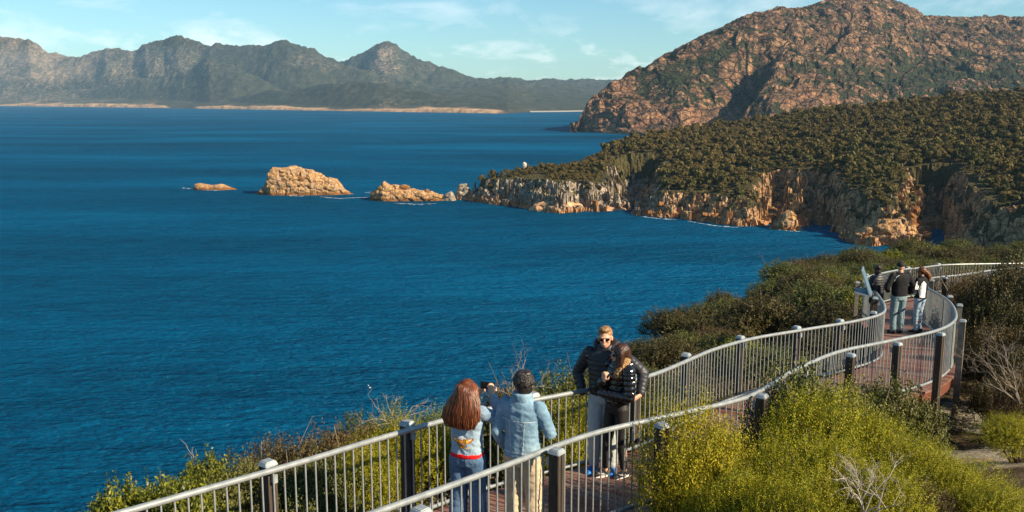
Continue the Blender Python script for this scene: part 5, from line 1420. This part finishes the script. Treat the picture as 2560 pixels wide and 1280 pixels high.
# ---- the couple
PUFF_M = plain('matt_black_nylon', (.022, .022, .026), .50, .45, 0, .2, 20)
ro, bo, to, lo, HM, k = person('smiling ginger haired man in sunglasses, black puffer jacket and grey track pants', 1.14, 10.86, 160, 1.84, skin('ruddy', (.66, .33, .22)), head=(8, 4), hands_=((.245, .07, .93), (-.45, .15, 1.02)), elbows=((.345, -.05, 1.16), (-.42, -.15, 1.20)), feet=((.10, .06), (-.11, .03)),
    top=PUFF_M, top_rings=[(0, 0, .94, .175, .135), (0, 0, 1.0, .182, .14), (0, 0, 1.14, .184, .142), (0, 0, 1.28, .205, .148), (0, -.004, 1.38, .215, .142), (0, -.010, 1.44, .185, .118), (0, -.012, 1.50, .110, .105), (0, -.016, 1.545, .105, .10)], arm_r=.068, top_disp=quilt, legs=cloth('pale_grey_jersey', (.44, .47, .47), .9, .1), leg_r=(.100, .084, .062), leg_disp=wrinkle(.009, (9, 9, 12), 12), leg_end=.10, shoes=plain('bright_blue_shoe', (.015, .15, .50), .5, .3, 0, .35, 30), sole=plain('pale_blue_sole', (.45, .60, .70), .6), palms=((-1, 0, 0), (.9, .4, 0)), hide_hand=(True, False), hdirs=(None, (.55, .75, -.3)), curls=(.5, .7))
man3 = ro
solid('hair', [xform(ball((0, -.026, .048), (.082, .096, .080)), HM), xform(ball((0, -.07, -.005), (.068, .042, .062)), HM), xform(ball((0, .030, .100), (.064, .060, .030)), HM)], hair_mat('ginger_hair', (.13, .062, .025), (.36, .20, .085), (45, 45, 20), .5), .008, ro, lambda co: strands(co, .009, (40, 40, 20), 9), 1)
solid('stubble', [xform(ball((0, .058, -.083), (.034, .030, .028)), HM)], plain('ginger_stubble', (.48, .21, .12), .7), .006, ro, None, 1)
sunglasses(ro, HM); mouth(ro, HM)
solid('hood', [limb([np.array((.10, .045, 1.50)) * k, np.array((.115, -.05, 1.54)) * k, np.array((0, -.125, 1.555)) * k, np.array((-.115, -.05, 1.54)) * k, np.array((-.10, .045, 1.50)) * k], [.035, .05, .058, .05, .035])], PUFF_M, .010, to, wrinkle(.008), 2)
GLOSS = plain('glossy_black_nylon', (.008, .008, .010), .16, .7, 0, .2, 16)
ro, bo, to, lo, HM, k = person('woman in a glossy black puffer jacket with fur trimmed hood and black leggings', 1.27, 10.65, 122, 1.68, skin('light', (.60, .34, .23)), head=(-20, -16), lean=-.05, hands_=((.00, .225, 1.29), (.06, .235, 1.12)), elbows=((.255, .12, 1.10), (-.275, .02, 1.10)), feet=((.05, .13), (-.10, -.05)),
    top=GLOSS, top_rings=[(0, 0, .95, .160, .130), (0, 0, 1.0, .172, .14), (0, 0, 1.10, .165, .136), (0, 0, 1.24, .178, .142), (0, -.004, 1.36, .188, .138), (0, -.010, 1.43, .165, .118), (0, -.012, 1.49, .105, .10), (0, -.016, 1.52, .09, .09)], arm_r=.070, top_disp=quilt, legs=plain('black_legging', (.022, .020, .020), .55, .3, 0, .15, 6), leg_r=(.094, .064, .046), leg_disp=wrinkle(.003), leg_end=.13, shoes=BLK_SHOE, sole=SOLE_W, wom=True, palms=((.2, -1, .2), (.3, -.9, 0)), curls=(1.0, .5), hdirs=((-.25, .05, .95), None), hide_hand=(False, True))
FUR = hair_mat('brown_fur_trim', (.16, .08, .03), (.46, .28, .12), (45, 45, 45), .8)
fu = solid('hood', [limb([np.array((.10, .07, 1.46)) * k, np.array((.125, -.03, 1.50)) * k, np.array((0, -.15, 1.47)) * k, np.array((-.14, -.07, 1.46)) * k, np.array((-.12, .05, 1.44)) * k], [.045, .06, .075, .065, .05])], GLOSS, .011, to, wrinkle(.010), 2)
solid('fur_trim', [limb([np.array((-.115, .095, 1.37)) * k, np.array((-.125, .055, 1.46)) * k, np.array((-.13, -.02, 1.53)) * k, np.array((-.05, -.10, 1.57)) * k], [.036, .046, .046, .036])], FUR, .009, fu, lambda co: strands(co, .022, (50, 50, 50), 15), 0)
solid('hair', [xform(ball((0, -.022, .034), (.090, .102, .094)), HM), limb([HM @ Vector((-.07, .015, .05)), HM @ Vector((-.10, .02, -.08)), HM @ Vector((-.10, .05, -.22)), HM @ Vector((-.075, .075, -.34))], [.045, .052, .048, .016], 14, .8), limb([HM @ Vector((.06, -.01, .04)), HM @ Vector((.085, -.01, -.08)), HM @ Vector((.08, .03, -.20))], [.045, .045, .02]), limb([HM @ Vector((0, -.06, .02)), HM @ Vector((-.02, -.085, -.12)), HM @ Vector((-.04, -.07, -.24))], [.07, .07, .03])], hair_mat('dark_brown_hair', (.010, .005, .004), (.085, .036, .022)), .009, ro, lambda co: strands(co, .012), 2)
sunglasses(ro, HM, 1.12); mouth(ro, HM)
tg = surf(to)
circ = lambda r_, n_=16: [(r_ * math.cos(2 * math.pi * i / n_), r_ * math.sin(2 * math.pi * i / n_)) for i in range(n_)]
applique('round_badge', [(circ(.022), WHITE), (circ(.012), BLACKT)], (0, .0, 1.30 * k), (0, 1, 0), (0, 0, 1), (1, 0, 0), tg, to, .003, .004)
for o in ro.children:
    if o.name.startswith('shoe'):
        ts = surf(o)
        for sgn in (-1, 1):
            applique('swoosh', [([(-.03, .058), (-.01, .040), (.02, .046), (.09, .072), (.03, .058), (.0, .050)], WHITE)], (0, .03, 0), (0, 1, 0), (0, 0, 1), (sgn, 0, 0), ts, o, .004, .003)

# ---- three people at the sign
ro, bo, to, lo, HM, k = person('person in a long dark quilted jacket and black shorts at the information sign', 9.22, 22.75, 24, 1.69, skin('brown', (.36, .18, .10)), head=(-38, 0), hands_=((.16, .26, 1.08), (-.16, .26, 1.05)), elbows=((.29, .0, 1.13), (-.30, .02, 1.13)), top=plain('charcoal_nylon', (.030, .031, .036), .5, .4, 0, .2, 20), top_rings=[(0, 0, .80, .190, .145), (0, 0, .9, .190, .145), (0, 0, 1.05, .182, .14), (0, 0, 1.28, .198, .145), (0, -.004, 1.38, .20, .135), (0, -.010, 1.44, .17, .11), (0, -.01, 1.5, .095, .09), (0, -.01, 1.54, .085, .085)], arm_r=.066, top_disp=quilt, legs=BLACK_CLOTH, leg_name='shorts', leg_r=(.105, .10, .09), leg_end=.72, shoes=BLK_SHOE, sole=SOLE_D, voxel=.014, wom=True)
solid('hair', [xform(ball((0, -.02, .03), (.092, .104, .096)), HM), xform(ball((0, -.09, .07), (.05, .05, .05)), HM), xform(ball((0, -.075, -.05), (.07, .05, .075)), HM)], hair_mat('near_black_hair', (.008, .005, .005), (.035, .022, .018)), .010, ro, lambda co: strands(co, .008), 1)
solid('hair_tie', [xform(ball((0, -.075, .098), (.05, .04, .022)), HM)], plain('crimson_band', (.50, .012, .05), .7), .008, ro, None, 1)
ro, bo, to, lo, HM, k = person('man in a black cap, black sweatshirt with white piping and faded teal jeans', 9.55, 22.2, 6, 1.80, skin('tan', (.50, .28, .17)), head=(-30, 0), hands_=((.17, .22, 1.02), (-.17, .22, 1.0)), elbows=((.335, -.03, 1.14), (-.335, -.03, 1.14)), top=BLACK_CLOTH, top_rings=[(0, 0, .93, .175, .128), (0, 0, 1.0, .178, .13), (0, 0, 1.14, .180, .13), (0, 0, 1.28, .20, .138), (0, -.004, 1.38, .215, .132), (0, -.010, 1.44, .18, .108), (0, -.006, 1.5, .085, .08)], arm_r=.064, top_disp=wrinkle(.008), top_name='sweatshirt', legs=denim('faded_teal_denim', (.11, .18, .21), (.24, .33, .36)), leg_r=(.102, .082, .068), leg_disp=wrinkle(.008), shoes=BLK_SHOE, sole=SOLE_D, voxel=.014, leg_name='jeans', hide_hand=(True, True))
cp = solid('cap', [xform(ball((0, -.015, .060), (.092, .108, .074)), HM), xform(stack([(0, -.015, .03, .092, .106), (0, -.015, .06, .092, .106)]), HM)], plain('black_cap', (.012, .012, .014), .8), .009, ro, None, 1)
solid('brim', [xform(limb([(-.05, .085, .035), (0, .15, .025), (.05, .085, .035)], [.03, .035, .03], 12, .25, (0, 0, 1)), HM)], plain('black_cap_brim', (.012, .012, .014), .8), .007, cp, None, 1)
tp_ = surf(to)
applique('piping', [([(-.215, .0), (-.20, .015), (-.165, .115), (-.09, .165), (-.088, .158), (-.158, .108), (-.192, .010), (-.207, -.003)], WHITE)], (0, 0, 1.30 * k), EX, EZ, D_, tp_, to, .005, .005)
ro, bo, to, lo, HM, k = person('woman with a windblown brown ponytail in a black and white jacket and pale blue jeans', 10.12, 22.3, 38, 1.67, skin('brown', (.36, .18, .10)), head=(12, 0), hands_=((.05, .26, 1.05), (-.10, .27, 1.03)), elbows=((.28, .02, 1.13), (-.30, .06, 1.14)), top=BLACK_CLOTH, top_disp=wrinkle(.008), hem=.93, legs=denim('pale_blue_denim', (.22, .32, .42), (.42, .53, .62)), leg_r=(.098, .070, .052), leg_disp=wrinkle(.006), shoes=plain('black_orange_shoe', (.03, .02, .015), .6), sole=plain('orange_sole', (.55, .18, .03), .7), voxel=.014, wom=True, leg_name='jeans', hide_hand=(False, True))
tw = surf(to)
wp = cloth('white_jersey', (.78, .77, .74))
applique('white_panel', [([(-.155, -.25), (-.015, -.25), (-.01, -.05), (-.02, .10), (-.10, .17), (-.15, .12), (-.16, 0)], wp)], (0, 0, 1.23 * k), EX, EZ, D_, tw, to, .008, .006)
applique('sleeve_stripe', [([(-.02, .10), (.01, .10), (.02, -.16), (-.008, -.16)], wp)], (0, -.02, 1.30 * k), (0, -1, 0), (0, 0, 1), (1, 0, 0), tw, to, .006, .005)
solid('hair', [xform(ball((0, -.02, .03), (.088, .102, .094)), HM), limb([HM @ Vector((0, -.085, .02)), HM @ Vector((.07, -.13, -.05)), HM @ Vector((.14, -.15, -.13)), HM @ Vector((.13, -.16, -.25))], [.042, .055, .060, .02]), limb([HM @ Vector((.02, -.085, .02)), HM @ Vector((.13, -.12, -.02)), HM @ Vector((.21, -.13, -.09))], [.035, .042, .012])], hair_mat('brown_hair', (.035, .012, .005), (.22, .085, .025), (50, 50, 12)), .010, ro, lambda co: strands(co, .014, (40, 40, 14), 5), 1)

# ---- two gulls resting on the water
def gull(u, v, yaw, label):
    X_, Y_ = on_sea(u, v); root = empty('gull', (float(X_), float(Y_), 0), yaw); tag(root, label, 'bird', 'gulls on the water'); root.scale = (1.5, 1.5, 1.5)
    gw = plain('white_feather', (.85, .85, .83), .8)
    solid('body', [limb([(0, -.20, .10), (0, -.05, .09), (0, .10, .10), (0, .17, .17), (0, .19, .24)], [.03, .10, .095, .05, .045], 12), limb([(0, .20, .24), (0, .27, .23)], [.018, .008], 8)], gw, .02, root, None, 1)
    for s_ in (-1, 1): solid('wing', [limb([(s_ * .085, .08, .13), (s_ * .10, -.12, .14), (s_ * .04, -.30, .16)], [.04, .05, .01], 10, .5)], plain('grey_feather', (.45, .47, .5), .8), .015, root, None, 1)
gull(921, 965, .6, 'white gull floating on the open water, upper left of the two')
gull(925, 970, 2.0, 'white gull floating on the open water, lower right of the two')
# ================================================================== AIR
bm = bmesh.new()
bmesh.ops.create_cube(bm, size=1.0)
for v in bm.verts:
    v.co = Vector((v.co.x * 16200, 9000 + v.co.y * 18600, 340 + v.co.z * 710))
me = bpy.data.meshes.new('haze'); bm.to_mesh(me); bm.free()
hm = bpy.data.materials.new('thin_sea_haze'); hm.use_nodes = True
ht = hm.node_tree; ht.nodes.clear()
ho = ht.nodes.new('ShaderNodeOutputMaterial'); hv = ht.nodes.new('ShaderNodeVolumePrincipled')
hv.inputs['Color'].default_value = (0.42, 0.72, 1.0, 1)
hv.inputs['Density'].default_value = 2.3e-5
hv.inputs['Anisotropy'].default_value = 0.0
ht.links.new(hv.outputs[0], ho.inputs['Volume'])
tag(link('haze', me, hm), kind='stuff')
